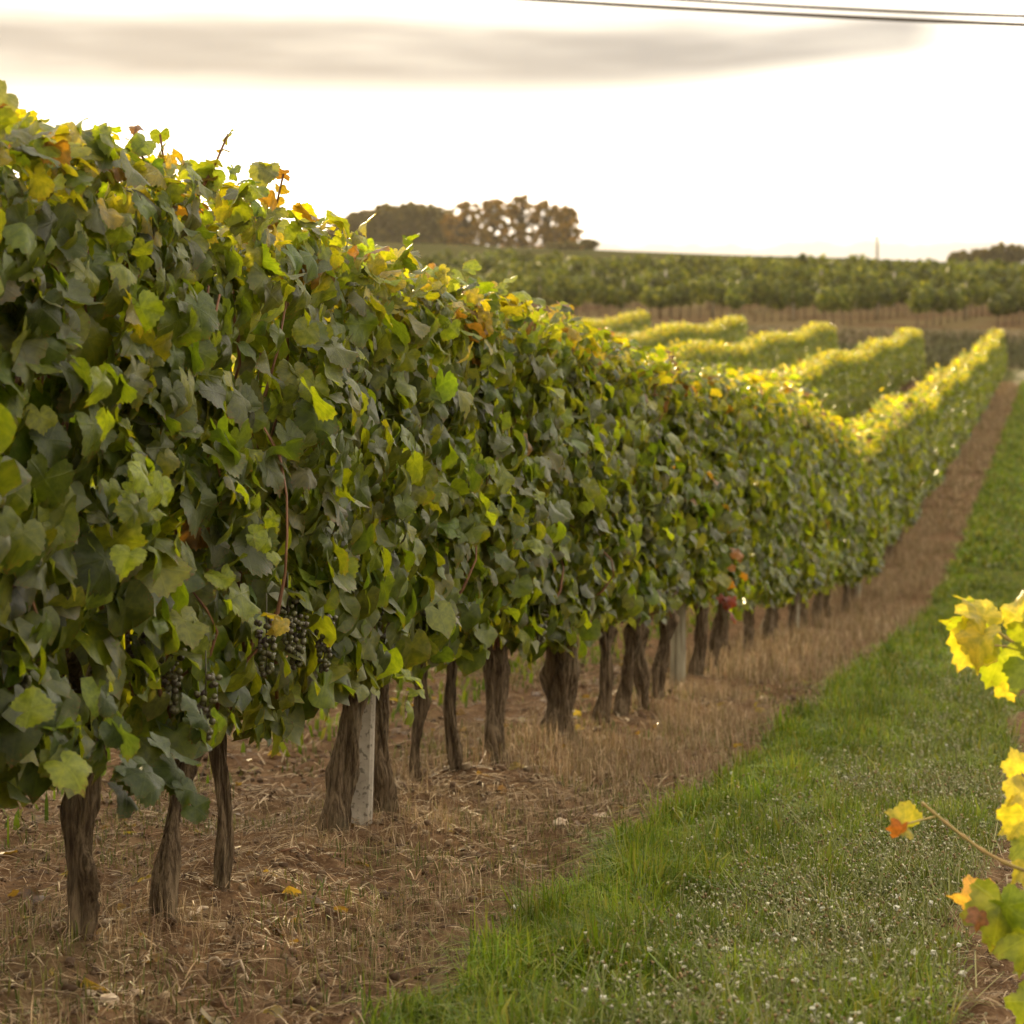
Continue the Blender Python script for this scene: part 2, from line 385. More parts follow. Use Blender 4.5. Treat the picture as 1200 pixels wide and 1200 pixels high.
# ------------------------------------------------------------------ leaf templates
def leaf_template(n_out, rings, seed, serr=.05, curl=.45, fold=.4, wave=.15, lobes=None):
    r_ = np.random.default_rng(seed)
    key = np.array([0, 30, 58, 92, 122, 152, 180.]); kr = np.array([1.0, .84, .93, .80, .82, .70, .16])
    if lobes: kr = np.array(lobes)
    kr = kr * (1 + .06 * r_.standard_normal(7)); kr[-1] = .16
    th = np.linspace(-180, 180, n_out, endpoint=False) + 180.0 / n_out * 0
    asym = 1 + .05 * r_.standard_normal() * np.sign(th)
    rr = np.interp(np.abs(th), key, kr) * asym
    rr[1::2] *= 1 - serr; rr[0::2] *= 1 + serr * .6
    ph = r_.uniform(0, 6.28, 3)
    V = [np.array([[0, 0, 0.]])]; idx = [np.zeros(1, int)]
    base = 1; Fc = []
    prev = None
    for k, q in enumerate(rings):
        step = 1 if q >= .99 else 2
        tt = np.radians(th[::step]); r = rr[::step] * q
        if q < .99: r = r * .55 + .45 * q * .8
        V.append(np.stack([np.sin(tt) * r, np.cos(tt) * r, 0 * r], 1)); n = len(tt); ii = base + np.arange(n)
        if prev is None:
            for a in range(n): Fc.append((0, ii[(a + 1) % n], ii[a]))
        else:
            pn = len(prev)
            if pn == n:
                for a in range(n):
                    b = (a + 1) % n; Fc.append((prev[a], prev[b], ii[b])); Fc.append((prev[a], ii[b], ii[a]))
            else:
                for a in range(pn):
                    b = (a + 1) % pn; o0, o1, o2 = ii[2 * a], ii[2 * a + 1], ii[(2 * a + 2) % n]
                    Fc += [(prev[a], o1, o0), (prev[a], prev[b], o1), (prev[b], o2, o1)]
        prev = ii; base += n
    v = np.concatenate(V); luv = v.copy()
    r = np.hypot(v[:, 0], v[:, 1]); a = np.arctan2(v[:, 0], v[:, 1])
    c = curl * (.6 + .8 * r_.random()); fo = fold * (r_.random() * 1.6 - .5)
    z = -c * np.maximum(v[:, 1], 0) ** 2 * .9 - .35 * c * v[:, 0] ** 2 + fo * np.abs(v[:, 0]) - .25 * np.minimum(v[:, 1], 0) ** 2 * c
    z += wave * r ** 2 * (np.sin(3 * a + ph[0]) + .7 * np.sin(5 * a + ph[1]))
    v[:, 2] = z
    v[:, :2] *= .62; v[:, 2] *= .62        # unit = leaf about 1 wide
    return v, np.array(Fc), luv
NEAR_T = [leaf_template(44, (.5, 1.0), 100 + k, .06, .25 + .11 * (k % 6), .45, .09 + .03 * (k % 4)) for k in range(12)]
MID_T = [leaf_template(14, (1.0,), 200 + k, .03, .4, .3, .12) for k in range(4)]
FAR_T = [leaf_template(7, (1.0,), 300 + k, .0, .4, .35, .12) for k in range(3)]
LOBED_T = [leaf_template(44, (.5, 1.0), 150 + k, .07, .5 + .2 * (k % 3), .7, .2, (1.0, .66, .9, .6, .76, .6, .12)) for k in range(6)]
NEAR_ME = [mesh_np('vine_leaf', v, f, {'luv': ('FLOAT_VECTOR', l)}, LEAF_O) for v, f, l in NEAR_T]

LOBED_ME = [mesh_np('vine_leaf', v, f, {'luv': ('FLOAT_VECTOR', l)}, LEAF_O) for v, f, l in LOBED_T]
def leaf_colors(n, hf, r_, yellow=.5, yg0=.12):
    """base colours of n leaves; hf = height in the canopy 0..1"""
    c = np.empty((n, 3)); k = r_.random(n)
    greens = np.array([(.068, .094, .016), (.090, .116, .012), (.056, .078, .013), (.120, .142, .012), (.084, .098, .030)])
    c[:] = greens[r_.integers(0, 5, n)]
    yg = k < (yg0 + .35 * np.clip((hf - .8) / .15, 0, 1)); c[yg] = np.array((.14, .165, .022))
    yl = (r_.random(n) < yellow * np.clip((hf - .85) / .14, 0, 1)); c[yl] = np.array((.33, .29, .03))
    orr = (r_.random(n) < .002 + .06 * np.clip((hf - .86) / .1, 0, 1)); c[orr] = np.array((.16, .085, .025))
    return c * (1 + .22 * r_.standard_normal((n, 1)).clip(-2, 2)) * (1 + .06 * r_.standard_normal((n, 3)))
NR = np.array([1, -SL, 0]) / math.hypot(1, SL)         # horizontal normal of the row, towards the camera side
TD = np.array([SL, 1, 0]) / math.hypot(1, SL)
UPV = np.array([0, 0, 1.])
def leaf_set(n, r_, side, d0, d1, top=1.93, size=(.105, .022), yellow=.5, zone=None, wscale=1.0):
    """leaves of a stretch of trellis; returns pos relative to (rowx(d), d, ground), rot, scale, colours, depth d"""
    d = r_.uniform(d0, d1, n)
    if zone == 'top':
        h = top - .02 + (.055 if d0 < 5 else .07) * r_.standard_normal(n); wlat = r_.uniform(-.24, .24, n)
        nr = np.stack([r_.normal(.25, .55, n), r_.normal(0, .5, n), np.full(n, .8)], 1)
        nrm = nr[:, :1] * NR + nr[:, 1:2] * TD + nr[:, 2:] * UPV
        tip = NR * r_.normal(0, .8, (n, 1)) + TD * r_.normal(0, .8, (n, 1)) - UPV * .5
        size = (size[0] * (.60 if d0 < 5 else .75), size[1] * .8)
    else:
        h = (.40 if d0 < 5 else .34) + (top - (.45 if d0 < 5 else .37)) * r_.random(n) ** .93
        tt = (h - .45) / (top - .45)
        prof = .20 + .13 * np.sin(np.pi * np.clip(tt * .95 + .1, 0, 1)); prof *= wscale
        top = np.broadcast_to(np.asarray(top, float), d.shape) if False else top
        bul = (fbm(d * 1.7 + 50, h * 2.1, 70, 3) - .5) * .22 + (vn(d * 6, h * 6, 75) - .5) * .08
        depth = np.abs(r_.normal(0, .07, n)) + .05 * (r_.random(n) < .3)
        if zone == 'inner': wlat = r_.uniform(-.6, .6, n) * prof
        else: wlat = side * (prof + bul - depth)
        e = np.radians(r_.normal(14, 24, n)); y = np.radians(r_.normal(0, 25, n))
        if zone == 'inner': y = r_.uniform(0, 6.28, n)
        nh = side * NR
        nrm = (np.cos(e) * np.cos(y))[:, None] * nh + (np.cos(e) * np.sin(y))[:, None] * TD + np.sin(e)[:, None] * UPV
        flip = r_.random(n) < .06; nrm[flip] *= -1
        tip = -UPV + NR * r_.normal(0, .25, (n, 1)) + TD * r_.normal(0, .32, (n, 1))
    s = np.clip(r_.normal(size[0], size[1], n), .035, .16)
    s = s * (1 - .35 * np.clip((h / top - .86) / .12, 0, 1) * (zone is None))
    # petiole joint sits above the leaf centre
    pos = wlat[:, None] * NR + UPV * h[:, None] - tip / np.linalg.norm(tip, axis=1, keepdims=True) * s[:, None] * .25
    # drop leaves that hang under the fringe
    hf = np.clip((pos[:, 2] - .45) / (top - .45), 0, 1.1)
    col = leaf_colors(n, hf, r_, yellow, .07 if d0 < 5 else .25)  # far vines: more yellow-green leaves, stronger light there put into the colour
    if d0 < 5: col = col * (1 - .35 * ((col[:, :1] > .25) & (hf[:, None] > .8)))
    return dict(d=d, pos=pos, rot=frames(nrm, tip), s=s, col=col, hf=hf)
def cat(sets): return {k: np.concatenate([s[k] for s in sets]) for k in sets[0]}
def mass_mesh(name, S, T, base=None, mat=LEAF_M):
    """one joined mesh of leaves; S['pos'] final coordinates"""
    vs, fs, cs, ls = [], [], [], []; off = 0
    k = np.arange(len(S['s'])) % len(T)
    for q, (v, f, l) in enumerate(T):
        m_ = k == q
        if not m_.any(): continue
        V, Fc = bulk(v, f, S['pos'][m_], S['rot'][m_], S['s'][m_])
        vs.append(V); fs.append(Fc + off); off += len(V)
        cs.append(np.repeat(S['col'][m_], len(v), 0)); ls.append(np.tile(l, (m_.sum(), 1)))
    return mesh_np(name, np.concatenate(vs), np.concatenate(fs), {'leafcol': ('FLOAT_COLOR', rgba(np.concatenate(cs).clip(.005, .8))), 'luv': ('FLOAT_VECTOR', np.concatenate(ls))}, mat)

# ------------------------------------------------------------------ vine woody parts
def trunk_mesh(h, r0, lean=(0, 0), wig=.02, head=1.5, seed=0, arms=True, seg=34):
    r_ = np.random.default_rng(seed)
    n = 26; tt = np.linspace(0, 1, n)
    ph = r_.uniform(0, 6.28, 4)
    p = np.stack([lean[0] * tt + wig * np.sin(tt * 4 + ph[0]) - wig * math.sin(ph[0]), lean[1] * tt + wig * np.sin(tt * 5 + ph[1]) - wig * math.sin(ph[1]), -.08 + (h + .08) * tt], 1)
    rad = r0 * (.84 + .16 * np.exp(-tt * 9) + .10 * np.sin(tt * 9 + ph[2]) + .07 * np.sin(tt * 17 + ph[3]) - .06 * tt + (head - 1) * np.exp(-((tt - .93) / .1) ** 2))
    rad[-1] *= .55; rad[-2] *= .85
    parts = [tube(p, rad, seg, True, .75, seed)]
    if arms:
        top = p[-3]
        for sgn in (-1, 1):
            q = np.linspace(0, 1, 7)[:, None]
            a = top + q * (TD * sgn * r_.uniform(.15, .3) + UPV * r_.uniform(.1, .25) + NR * r_.normal(0, .04)) + UPV * (.06 * np.sin(q * 3))
            parts.append(tube(a, np.linspace(r0 * .7, r0 * .35, 7), 10, True, .3, seed + 5))
    v, f = join(parts)
    return mesh_np('trunk', v, f, None, BARK)
def cane_path(r_, x=0, h0=.55, h1=1.95, w=.12, drift=.3):
    tt = np.linspace(0, 1, 9); a = r_.normal(0, w); b = r_.normal(0, w); dr = r_.normal(0, drift)
    lat = a + (b - a) * tt + .03 * np.sin(tt * 7 + r_.uniform(0, 6))
    return lat[:, None] * NR + (x + dr * tt + .03 * np.sin(tt * 9 + r_.uniform(0, 6)))[:, None] * TD + (h0 + (h1 - h0) * tt)[:, None] * UPV
def cane_mesh(path, r0=.0055, r1=.003, mat=None):
    rr = np.linspace(r0, r1, len(path)); rr[2::4] *= 1.5
    v, f = tube(path, rr, 6, True)
    return mesh_np('cane', v, f, None, mat or CANE)
ico = None
def icosphere(sub=1):
    import bmesh
    bm = bmesh.new(); bmesh.ops.create_icosphere(bm, subdivisions=sub, radius=1)
    v = np.array([x.co for x in bm.verts]); f = np.array([[q.index for q in x.verts] for x in bm.faces]); bm.free()
    return v, f
IC1, IC2 = icosphere(1), icosphere(2)
def bunch_mesh(seed):
    r_ = np.random.default_rng(seed); n = 46
    t_ = r_.random(n); a = r_.uniform(0, 6.28, n); rr = .036 * (1 - t_ * .75) * np.sqrt(r_.uniform(.4, 1, n))
    pos = np.stack([np.cos(a) * rr, np.sin(a) * rr, -.15 * t_], 1)
    v, f = bulk(IC1[0], IC1[1], pos, np.tile(np.eye(3), (n, 1, 1)), r_.uniform(.0075, .0095, n))
    st = tube(np.array([[0, 0, .06], [0, 0, 0], [0, 0, -.13]]), .002, 5)
    v, fl = join([(v, f), st])
    return mesh_np('grape_bunch', v, fl, None, GRAPE)
BUNCH = [bunch_mesh(k) for k in range(4)]

# ------------------------------------------------------------------ near vines of the main row
MAIN = 'grapevines of the main row'
# depth, lateral offset, trunk height, radius, lean(x,y), wiggle, head swelling, label
NEAR = [
 (4.75, .0, .55, .040, (.02, .0), .02, 1.4, 'grapevine at the near end of the main row, its trunk out of view'),
 (5.45, .0, .55, .040, (.0, .03), .02, 1.4, 'grapevine whose big leaves hang in at the left edge, trunk out of view'),
 (6.15, .0, .50, .037, (.03, .0), .008, 1.75, 'grapevine with straight furrowed trunk and knobbly head, nearest the camera'),
 (6.42, .125, .50, .024, (.075, .06), .028, 1.2, 'grapevine with thin crooked trunk bending to the right, just behind the nearest trunk'),
 (6.92, .10, .55, .022, (-.02, .05), .012, 1.2, 'grapevine with slim upright trunk, third along the row from the camera'),
 (8.38, -.02, .60, .043, (.13, .05), .012, 1.35, 'grapevine with stout trunk leaning against the pale concrete post'),
 (8.98, -.015, .56, .037, (.04, .05), .02, 1.2, 'grapevine with bumpy trunk directly behind the pale concrete post'),
 (10.08, -.18, .52, .025, (.01, .0), .01, 1.2, 'grapevine with thin dark trunk under hanging yellow leaves, set back from its neighbours'),
 (10.12, -.012, .52, .027, (-.02, .0), .018, 1.2, 'grapevine with slim trunk midway between the concrete post and the thickest trunk'),
 (10.7, .04, .55, .047, (-.04, .05), .014, 1.2, 'grapevine with stout pale-lit trunk, next before the thickest trunk'),
 (11.25, -.12, .5, .022, (.0, .0), .012, 1.2, 'grapevine with very thin trunk half hidden behind its stout neighbour'),
 (11.76, .045, .58, .070, (.03, .02), .012, 1.15, 'grapevine with the thickest trunk of the row, like two stems grown together'),
 (13.0, .035, .5, .034, (.01, .0), .012, 1.2, 'grapevine with dark upright trunk, first beyond the thickest trunk'),
 (13.42, .06, .5, .037, (.05, .02), .02, 1.25, 'grapevine with curved trunk, second beyond the thickest trunk'),
 (13.8, .12, .5, .035, (-.01, .0), .012, 1.2, 'grapevine with straight trunk, third beyond the thickest trunk'),
 (14.3, .12, .5, .036, (.05, .0), .02, 1.2, 'grapevine with bent trunk just before the grey wooden post'),
 (16.25, .045, .55, .045, (.03, .0), .02, 1.2, 'grapevine with dark trunk and some red leaves just past the grey wooden post'),
 (17.2, .03, .5, .04, (.04, .0), .02, 1.2, 'grapevine second past the grey wooden post, base lost in dry grass'),
]
ND = np.array([v[0] for v in NEAR])
D0, D1 = 4.35, 17.75
Ltot = D1 - D0
S = [leaf_set(int(660 * Ltot), rng, 1, D0, D1, size=(.092, .022), yellow=.3),
     leaf_set(int(330 * Ltot), rng, -1, D0, D1, yellow=.75),
     leaf_set(int(130 * Ltot), rng, 1, D0, D1, zone='inner', yellow=.5),
     leaf_set(int(260 * Ltot), rng, 1, D0, D1, zone='top', yellow=.34)]
for q, s_ in enumerate(S): s_['front'] = np.full(len(s_['d']), q in (0, 3))
S = cat(S)
# ragged lower fringe: lift leaves above a noisy edge
edge = .50 - .10 * np.clip((8 - S['d']) / 1.5, 0, 1) + .20 * (fbm(S['d'] * 1.9, S['d'] * 0 + 3, 81, 3) - .5) + .1 * (vn(S['d'] * 9, S['d'] * 0, 85) - .5)
keep = S['pos'][:, 2] > edge + .02
# a few holes through which canes and dark inside show
hole = fbm(S['d'] * 3.1, S['pos'][:, 2] * 3.3, 91, 2)
keep &= ~((hole > .66) & S['front'] & (S['hf'] < .85) & (rng.random(len(hole)) < .6))
S = {k: v[keep] for k, v in S.items()}
# noisy top line
topn = 1.0 + .035 * (fbm(S['d'] * 2.3, S['d'] * 0, 95, 3) - .5) - .046 * np.clip((S['pos'][:, 2] - .9) / .5, 0, 1) * (np.clip((22 - S['d']) / 8, .25, 1) + 1.2 * np.clip((5.6 - S['d']) / .9, 0, 1))
S['pos'][:, 2] *= topn
def shoot_leaves(d, lat, h, n, col, size, spread=.12):
    """a small tuft of young leaves standing proud of the canopy"""
    nrm = NR * rng.normal(.7, .4, (n, 1)) + TD * rng.normal(-.2, .5, (n, 1)) + UPV * rng.normal(.5, .4, (n, 1))
    tip = -UPV * .7 + NR * rng.normal(.2, .5, (n, 1)) + TD * rng.normal(0, .6, (n, 1))
    return dict(d=np.full(n, d) + rng.normal(0, .01, n), pos=(lat + rng.normal(0, .03, n))[:, None] * NR + (h + rng.normal(0, spread, n))[:, None] * UPV,
                rot=frames(nrm, tip), s=rng.uniform(size * .7, size * 1.25, n), col=np.array(col) * (1 + .15 * rng.standard_normal((n, 1))), hf=np.full(n, .9), front=np.full(n, True))
def px_to_row(px, py, lat):
    """depth on the row's side (offset lat) seen at a pixel, and height above ground"""
    d = (ROW0 + lat) / ((px - 600) / F - SL)
    return d, CAM_Z + (450 - py) / F * d - gz(rowx(d) + lat, d)
extra = []
GRD = (.06, .088, .03)
YG, YEL, ORG, RED = (.17, .21, .022), (.30, .24, .03), (.22, .10, .025), (.15, .03, .02)
for (px_, py_, n, c_, sz, sp) in [(150, 600, 6, YG, .065, .06), (170, 590, 4, YG, .06, .05), (285, 615, 5, YG, .06, .06), (300, 650, 4, YG, .06, .04), (275, 690, 3, YG, .06, .04),
        (300, 730, 4, YEL, .045, .05), (60, 905, 3, YG, .075, .05), (70, 890, 5, GRD, .09, .05), (210, 895, 6, GRD, .09, .05), (160, 905, 6, GRD, .09, .05), (130, 880, 5, GRD, .09, .05), (240, 860, 4, GRD, .08, .04), (560, 620, 4, YG, .07, .06),
        (120, 460, 2, YG, .07, .04), (555, 375, 3, YEL, .07, .06), (855, 672, 5, ORG, .07, .06), (850, 712, 6, RED, .07, .06),
        (860, 640, 3, ORG, .07, .06), (935, 555, 3, RED, .07, .06), (480, 830, 4, YG, .08, .06), (620, 600, 4, YG, .07, .08), (780, 600, 4, YG, .07, .08), (730, 650, 4, YG, .07, .1)]:
    d_, h_ = px_to_row(px_, py_, .34)
    if d_ < 17.7: extra.append(shoot_leaves(d_, .36, h_, n, c_, sz, sp))
S = cat([S] + extra)
wx = rowx(S['d']); gzs = ground(wx, S['d'])
own = np.abs(S['d'][:, None] - ND[None]).argmin(1)
proud = S['pos'] @ NR + .25 * S['hf']
n_leaf_total = 0
for q, (d, lat, h, r0, lean, wig, head, lab) in enumerate(NEAR):
    x = rowx(d) + lat; g = gz(x, d)
    r_ = np.random.default_rng(900 + q)
    V = tag(empty('grapevine', (x, d, g)), lab, 'grapevine', MAIN)
    link('trunk', trunk_mesh(h, r0, lean, wig, head, 30 + q), V)
    if r0 > .07:
        link('trunk', trunk_mesh(.5, .042, (-.06, .0), .012, 1.1, 77), V, (.07, -.03, 0))
    for k in range(7):
        link('cane', cane_mesh(cane_path(r_, r_.uniform(-.3, .3), .5, r_.uniform(1.4, 1.75), .07)), V)
    for k in range(1 if d < 13 else 0):
        a = cane_path(r_, r_.uniform(-.3, .3), .55, r_.uniform(1.0, 1.45), .03, .3) + NR * r_.uniform(.2, .3) * np.sin(np.linspace(.25, np.pi, 9))[:, None]
        link('cane', cane_mesh(a, .0042, .0028), V)
    for k in range(2):                                          # straggling shoots above the wall of leaves
        a = cane_path(r_, r_.uniform(-.35, .35), 1.35, r_.uniform(1.84, 1.98), .1, .12)
        link('cane', cane_mesh(a, .0045, .003), V)
        nl = 10
        for j in range(nl):
            f_ = .45 + .55 * j / (nl - 1); p_ = np.array([np.interp(f_ * 8, np.arange(9), a[:, c_]) for c_ in range(3)])
            s_ = r_.uniform(.04, .07) * (1.25 - .5 * f_)
            rot = frames((NR * r_.normal(0, .6) + TD * r_.normal(0, .6) + UPV)[None], (NR * r_.normal(0, 1) + TD * r_.normal(0, 1) - UPV * .4)[None])[0]
            lf = link('leaf', NEAR_ME[r_.integers(12)], V)
            lf.matrix_basis = Matrix.Translation(Vector(p_)) @ Matrix(rot * s_).to_4x4()
            c_ = [(.12, .12, .02), (.16, .11, .025), (.12, .06, .025), (.09, .11, .02)][r_.integers(4)]; lf.color = (*c_, 1)
    idx = np.where(own == q)[0]
    if not len(idx): continue
    P = S['pos'][idx] + np.stack([wx[idx], S['d'][idx], gzs[idx]], 1) - np.array([x, d, g])
    order = np.argsort(-(proud[idx] - 5.0 * (~S['front'][idx])))
    nobj = 0 if q == 0 else min(235, len(idx))
    for j in order[:nobj]:
        i_ = idx[j]
        lf = link('leaf', NEAR_ME[r_.integers(12)], V)
        lf.matrix_basis = Matrix.Translation(Vector(P[j])) @ Matrix(S['rot'][i_] * S['s'][i_]).to_4x4()
        lf.color = (*np.clip(S['col'][i_], .005, .8), 1)
    n_leaf_total += nobj
    rest = order[nobj:]
    if len(rest):
        sub = {k: S[k][idx[rest]] for k in ('rot', 's', 'col')}; sub['pos'] = P[rest]
        link('foliage', mass_mesh('foliage', sub, MID_T), V, kind='stuff')
    # bunches of small grapes low in the leaves
    for k in range(3 if d < 11 else 0):
        p_ = NR * r_.uniform(.10, .24) + TD * r_.uniform(-.32, .32) + UPV * r_.uniform(.62, .85)
        link('grape_bunch', BUNCH[k], V, tuple(p_))

# ------------------------------------------------------------------ the rest of the rows: shared vine meshes
def vine_variants(n, counts, T, size, yellow, seed, length=1.08):
    out = []
    for k in range(n):
        r_ = np.random.default_rng(seed + k)
        dd = 60 + 7.0 * k
        sets = [leaf_set(counts[0], r_, 1, dd, dd + length, size=size, yellow=yellow), leaf_set(counts[1], r_, -1, dd, dd + length, size=size, yellow=yellow),
                leaf_set(counts[2], r_, 1, dd, dd + length, size=size, yellow=yellow, zone='inner'), leaf_set(counts[3], r_, 1, dd, dd + length, size=size, yellow=yellow, zone='top')]
        s_ = cat(sets)
        s_['pos'] = s_['pos'] + TD * ((s_['d'] - dd - length / 2) * 1.0225)[:, None]
        e_ = .36 + .22 * (vn(s_['d'] * 4, s_['d'] * 0, 85) - .5)
        kp = s_['pos'][:, 2] > e_
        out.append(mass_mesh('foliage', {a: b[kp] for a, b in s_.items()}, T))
    return out
MIDV = vine_variants(6, (520, 200, 60, 170), MID_T[:2], (.098, .022), .55, 400)
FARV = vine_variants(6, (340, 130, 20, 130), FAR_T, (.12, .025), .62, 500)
TRV = [trunk_mesh(.55, .036 + .004 * (k % 3), (random.uniform(-.05, .08), random.uniform(-.05, .05)), .02, 1.25, 60 + k, True, 12) for k in range(5)]
def plain_vine(d, u, lab, group, fol, j, rz=0.0):
    x = rowx(d) + u; g = gz(x, d)
    V = tag(empty('grapevine', (x, d, g)), lab, 'grapevine', group)
    link('trunk', TRV[j % 5], V)
    fo = link('foliage', fol[(j * 5 + j // 6) % len(fol)], V, kind='stuff')
    s_ = 1 + .05 * math.sin(j * 12.9898) ; fo.scale = (1, 1, s_)
    return V
j = 0
d = 18.3
while d < 99.5:
    lab = 'grapevine along the main row where it dips beyond the grey wooden post' if d < 38 else 'grapevine with yellow sunlit top where the main row climbs the far slope'
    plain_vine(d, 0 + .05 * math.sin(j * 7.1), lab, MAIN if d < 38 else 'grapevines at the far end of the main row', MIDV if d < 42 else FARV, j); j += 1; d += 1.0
for k, (u0, da, db, wd) in enumerate([(-3.05, 3, 97.5, 'second'), (-6.3, 52, 97, 'third'), (-9.7, 55, 97, 'fourth'), (-13.2, 66, 97, 'fifth')]):
    d = da
    while d < db:
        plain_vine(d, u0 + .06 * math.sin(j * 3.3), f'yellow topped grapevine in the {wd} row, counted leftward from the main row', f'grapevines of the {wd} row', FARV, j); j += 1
        d += 1.04

# ------------------------------------------------------------------ posts and wires
def post(px_d, u, kind, lab, wdt=.075, h=1.85, lean=(0, 0)):
    x = rowx(px_d) + u; g = gz(x, px_d); n = 12
    tt = np.linspace(0, 1, n)
    p = np.stack([lean[0] * tt, lean[1] * tt, -.1 + (h + .1) * tt], 1)
    if kind == 'concrete':
        v, f = tube(p, np.linspace(wdt * .74, wdt * .66, n), 8, True)
        # chamfered square section
        c = p.repeat(8, 0); q = v[:n * 8] - c; ang = np.arctan2(q[:, 1], q[:, 0]); r = np.hypot(q[:, 0], q[:, 1])
        k = np.tile(np.array([0, 1, 1, 0, 0, 1, 1, 0]), n)
        sq = np.sign(np.stack([np.cos(ang + .01), np.sin(ang + .01)], 1)); t8 = np.tile(np.array([[1, .78], [.78, 1], [-.78, 1], [-1, .78], [-1, -.78], [-.78, -1], [.78, -1], [1, -.78]]), (n, 1))
        v[:n * 8, :2] = c[:, :2] + t8 * (np.linspace(wdt * .56, wdt * .48, n).repeat(8))[:, None]
        me = mesh_np('trellis_post', v, f, None, CONC, False)
    else:
        v, f = tube(p, np.linspace(wdt * .55, wdt * .48, n), 12, True, .18, int(px_d))
        me = mesh_np('trellis_post', v, f, None, WOOD)
    return tag(link('trellis_post', me, None, (x, px_d, g)), lab, 'post', 'posts of the main row')
post(8.6, .0, 'concrete', 'pale pebbly concrete post beside the stout leaning trunk', .09, 1.8, (.06, .02))
post(15.55, .045, 'wood', 'grey wooden post between dark trunks midway along the main row', .085, 1.85, (.03, 0))
for dd in (22.5, 29.5):
    post(dd, .04, 'wood', 'grey wooden post farther along the main row, half hidden by dry grass', .08, 1.85, (.02, 0))
for hh, ph in ((.62, 'lowest'), (1.05, 'second lowest'), (1.4, 'second highest'), (1.72, 'highest')):
    dd = np.arange(3.5, 99, 1.5)
    sg = np.array([gz(rowx(a), a) for a in dd]); sg = np.convolve(np.pad(sg, 2, mode='edge'), np.ones(5) / 5, 'valid')
    for sgn in (1,):
        v, f = tube(np.stack([rowx(dd) + .05, dd, sg + hh], 1), .0016, 5, True)
        tag(link('trellis_wire', mesh_np('trellis_wire', v, f, None, WIRE)), f'{ph} thin wire strung along the main vine row', 'wire', 'wires of the main row')

# ------------------------------------------------------------------ right hand vine, shoots reaching into view
Xr, Dr = rowx(5.1) + 2.95, 5.1
V = tag(empty('grapevine', (Xr, Dr, gz(Xr, Dr))), 'yellow autumn grapevine reaching in at the right edge, its trunk out of view', 'grapevine')
VL = V.location.copy()
link('trunk', trunk_mesh(.55, .04, (.02, 0), .02, 1.3, 99), V)
def cane_px(pts, r0=.004, r1=.0025, mat=GCANE):
    p = np.array([list(at(a, b, c) - VL) for a, b, c in pts])
    tt = np.linspace(0, len(p) - 1, 5 * len(p)); q = np.stack([np.interp(tt, np.arange(len(p)), p[:, k]) for k in range(3)], 1)
    for _ in range(2): q[1:-1] = (q[:-2] + 2 * q[1:-1] + q[2:]) / 4
    link('cane', cane_mesh(q, r0, r1, mat), V)
hd = tuple(VL + Vector((0, 0, .55)))
hp = (600 + F * hd[0] / hd[1], 450 - F * (hd[2] - CAM_Z) / hd[1], hd[1])
cane_px([hp, (1400, 1040, 5.05), (1260, 1040, 5.0), (1185, 1015, 4.95), (1150, 996, 4.95), (1118, 972, 4.95), (1095, 953, 4.95), (1080, 940, 4.95)])
cane_px([(1096, 957, 4.95), (1075, 962, 4.94), (1062, 966, 4.93)], .0022, .0015)
cane_px([hp, (1420, 800, 5.05), (1290, 790, 5.0), (1215, 772, 4.95), (1192, 756, 4.95), (1166, 738, 4.95)])
cane_px([(1196, 760, 4.95), (1175, 757, 4.94), (1160, 756, 4.93)], .002, .0015)
cane_px([hp, (1430, 950, 5.05), (1300, 940, 5.0), (1225, 930, 4.97), (1195, 925, 4.95)])
cane_px([hp, (1420, 1100, 5.05), (1290, 1090, 5.0), (1220, 1085, 4.97), (1190, 1090, 4.95)])
YB, YGR, PNK, GRN = (.34, .30, .06), (.19, .225, .03), (.52, .30, .14), (.14, .19, .025)
r_ = np.random.default_rng(4)
# pixel of petiole joint, tip pixel direction, size in px, colour, facing yaw
RL = [((1152, 722), (-.1, -1), 62, YB, .1), ((1150, 738), (-1, -.15), 66, YGR, .3), ((1140, 748), (-.55, .85), 72, YB, -.1), ((1150, 745), (.1, 1), 55, YB, .2),
      ((1172, 770), (-.35, .9), 74, YGR, .2), ((1192, 722), (.1, -.7), 50, YB, .1), ((1205, 735), (.6, .4), 70, YGR, .2), ((1204, 780), (.3, .8), 60, GRN, -.2), ((1178, 800), (.3, .8), 35, YB, .0),
      ((1195, 900), (-.3, -.6), 44, YB, .1), ((1198, 925), (-.6, .5), 48, YB, .0), ((1200, 955), (-.5, .8), 56, YB, .2), ((1205, 985), (.2, 1), 50, YGR, .2), ((1188, 965), (-.7, .3), 32, YB, 0),
      ((1060, 966), (-.9, -.35), 46, YB, .5), ((1056, 970), (-.3, .9), 28, (.26, .09, .04), .6), ((1204, 1015), (-.8, .35), 46, YB, .1),
      ((1150, 1058), (-.8, .1), 56, PNK, .1), ((1148, 1072), (-.2, 1), 30, (.2, .09, .05), .4), ((1172, 1060), (-.15, 1), 82, YGR, .15), ((1180, 1062), (.2, .4), 60, GRN, -.3), ((1200, 1100), (-.1, .9), 64, YGR, .1), ((1188, 1098), (-.3, .5), 30, ORG, .0),
      ((1212, 1122), (-.6, .4), 45, (.2, .24, .14), -.2), ((1210, 1175), (-.3, .8), 60, YGR, .1)]
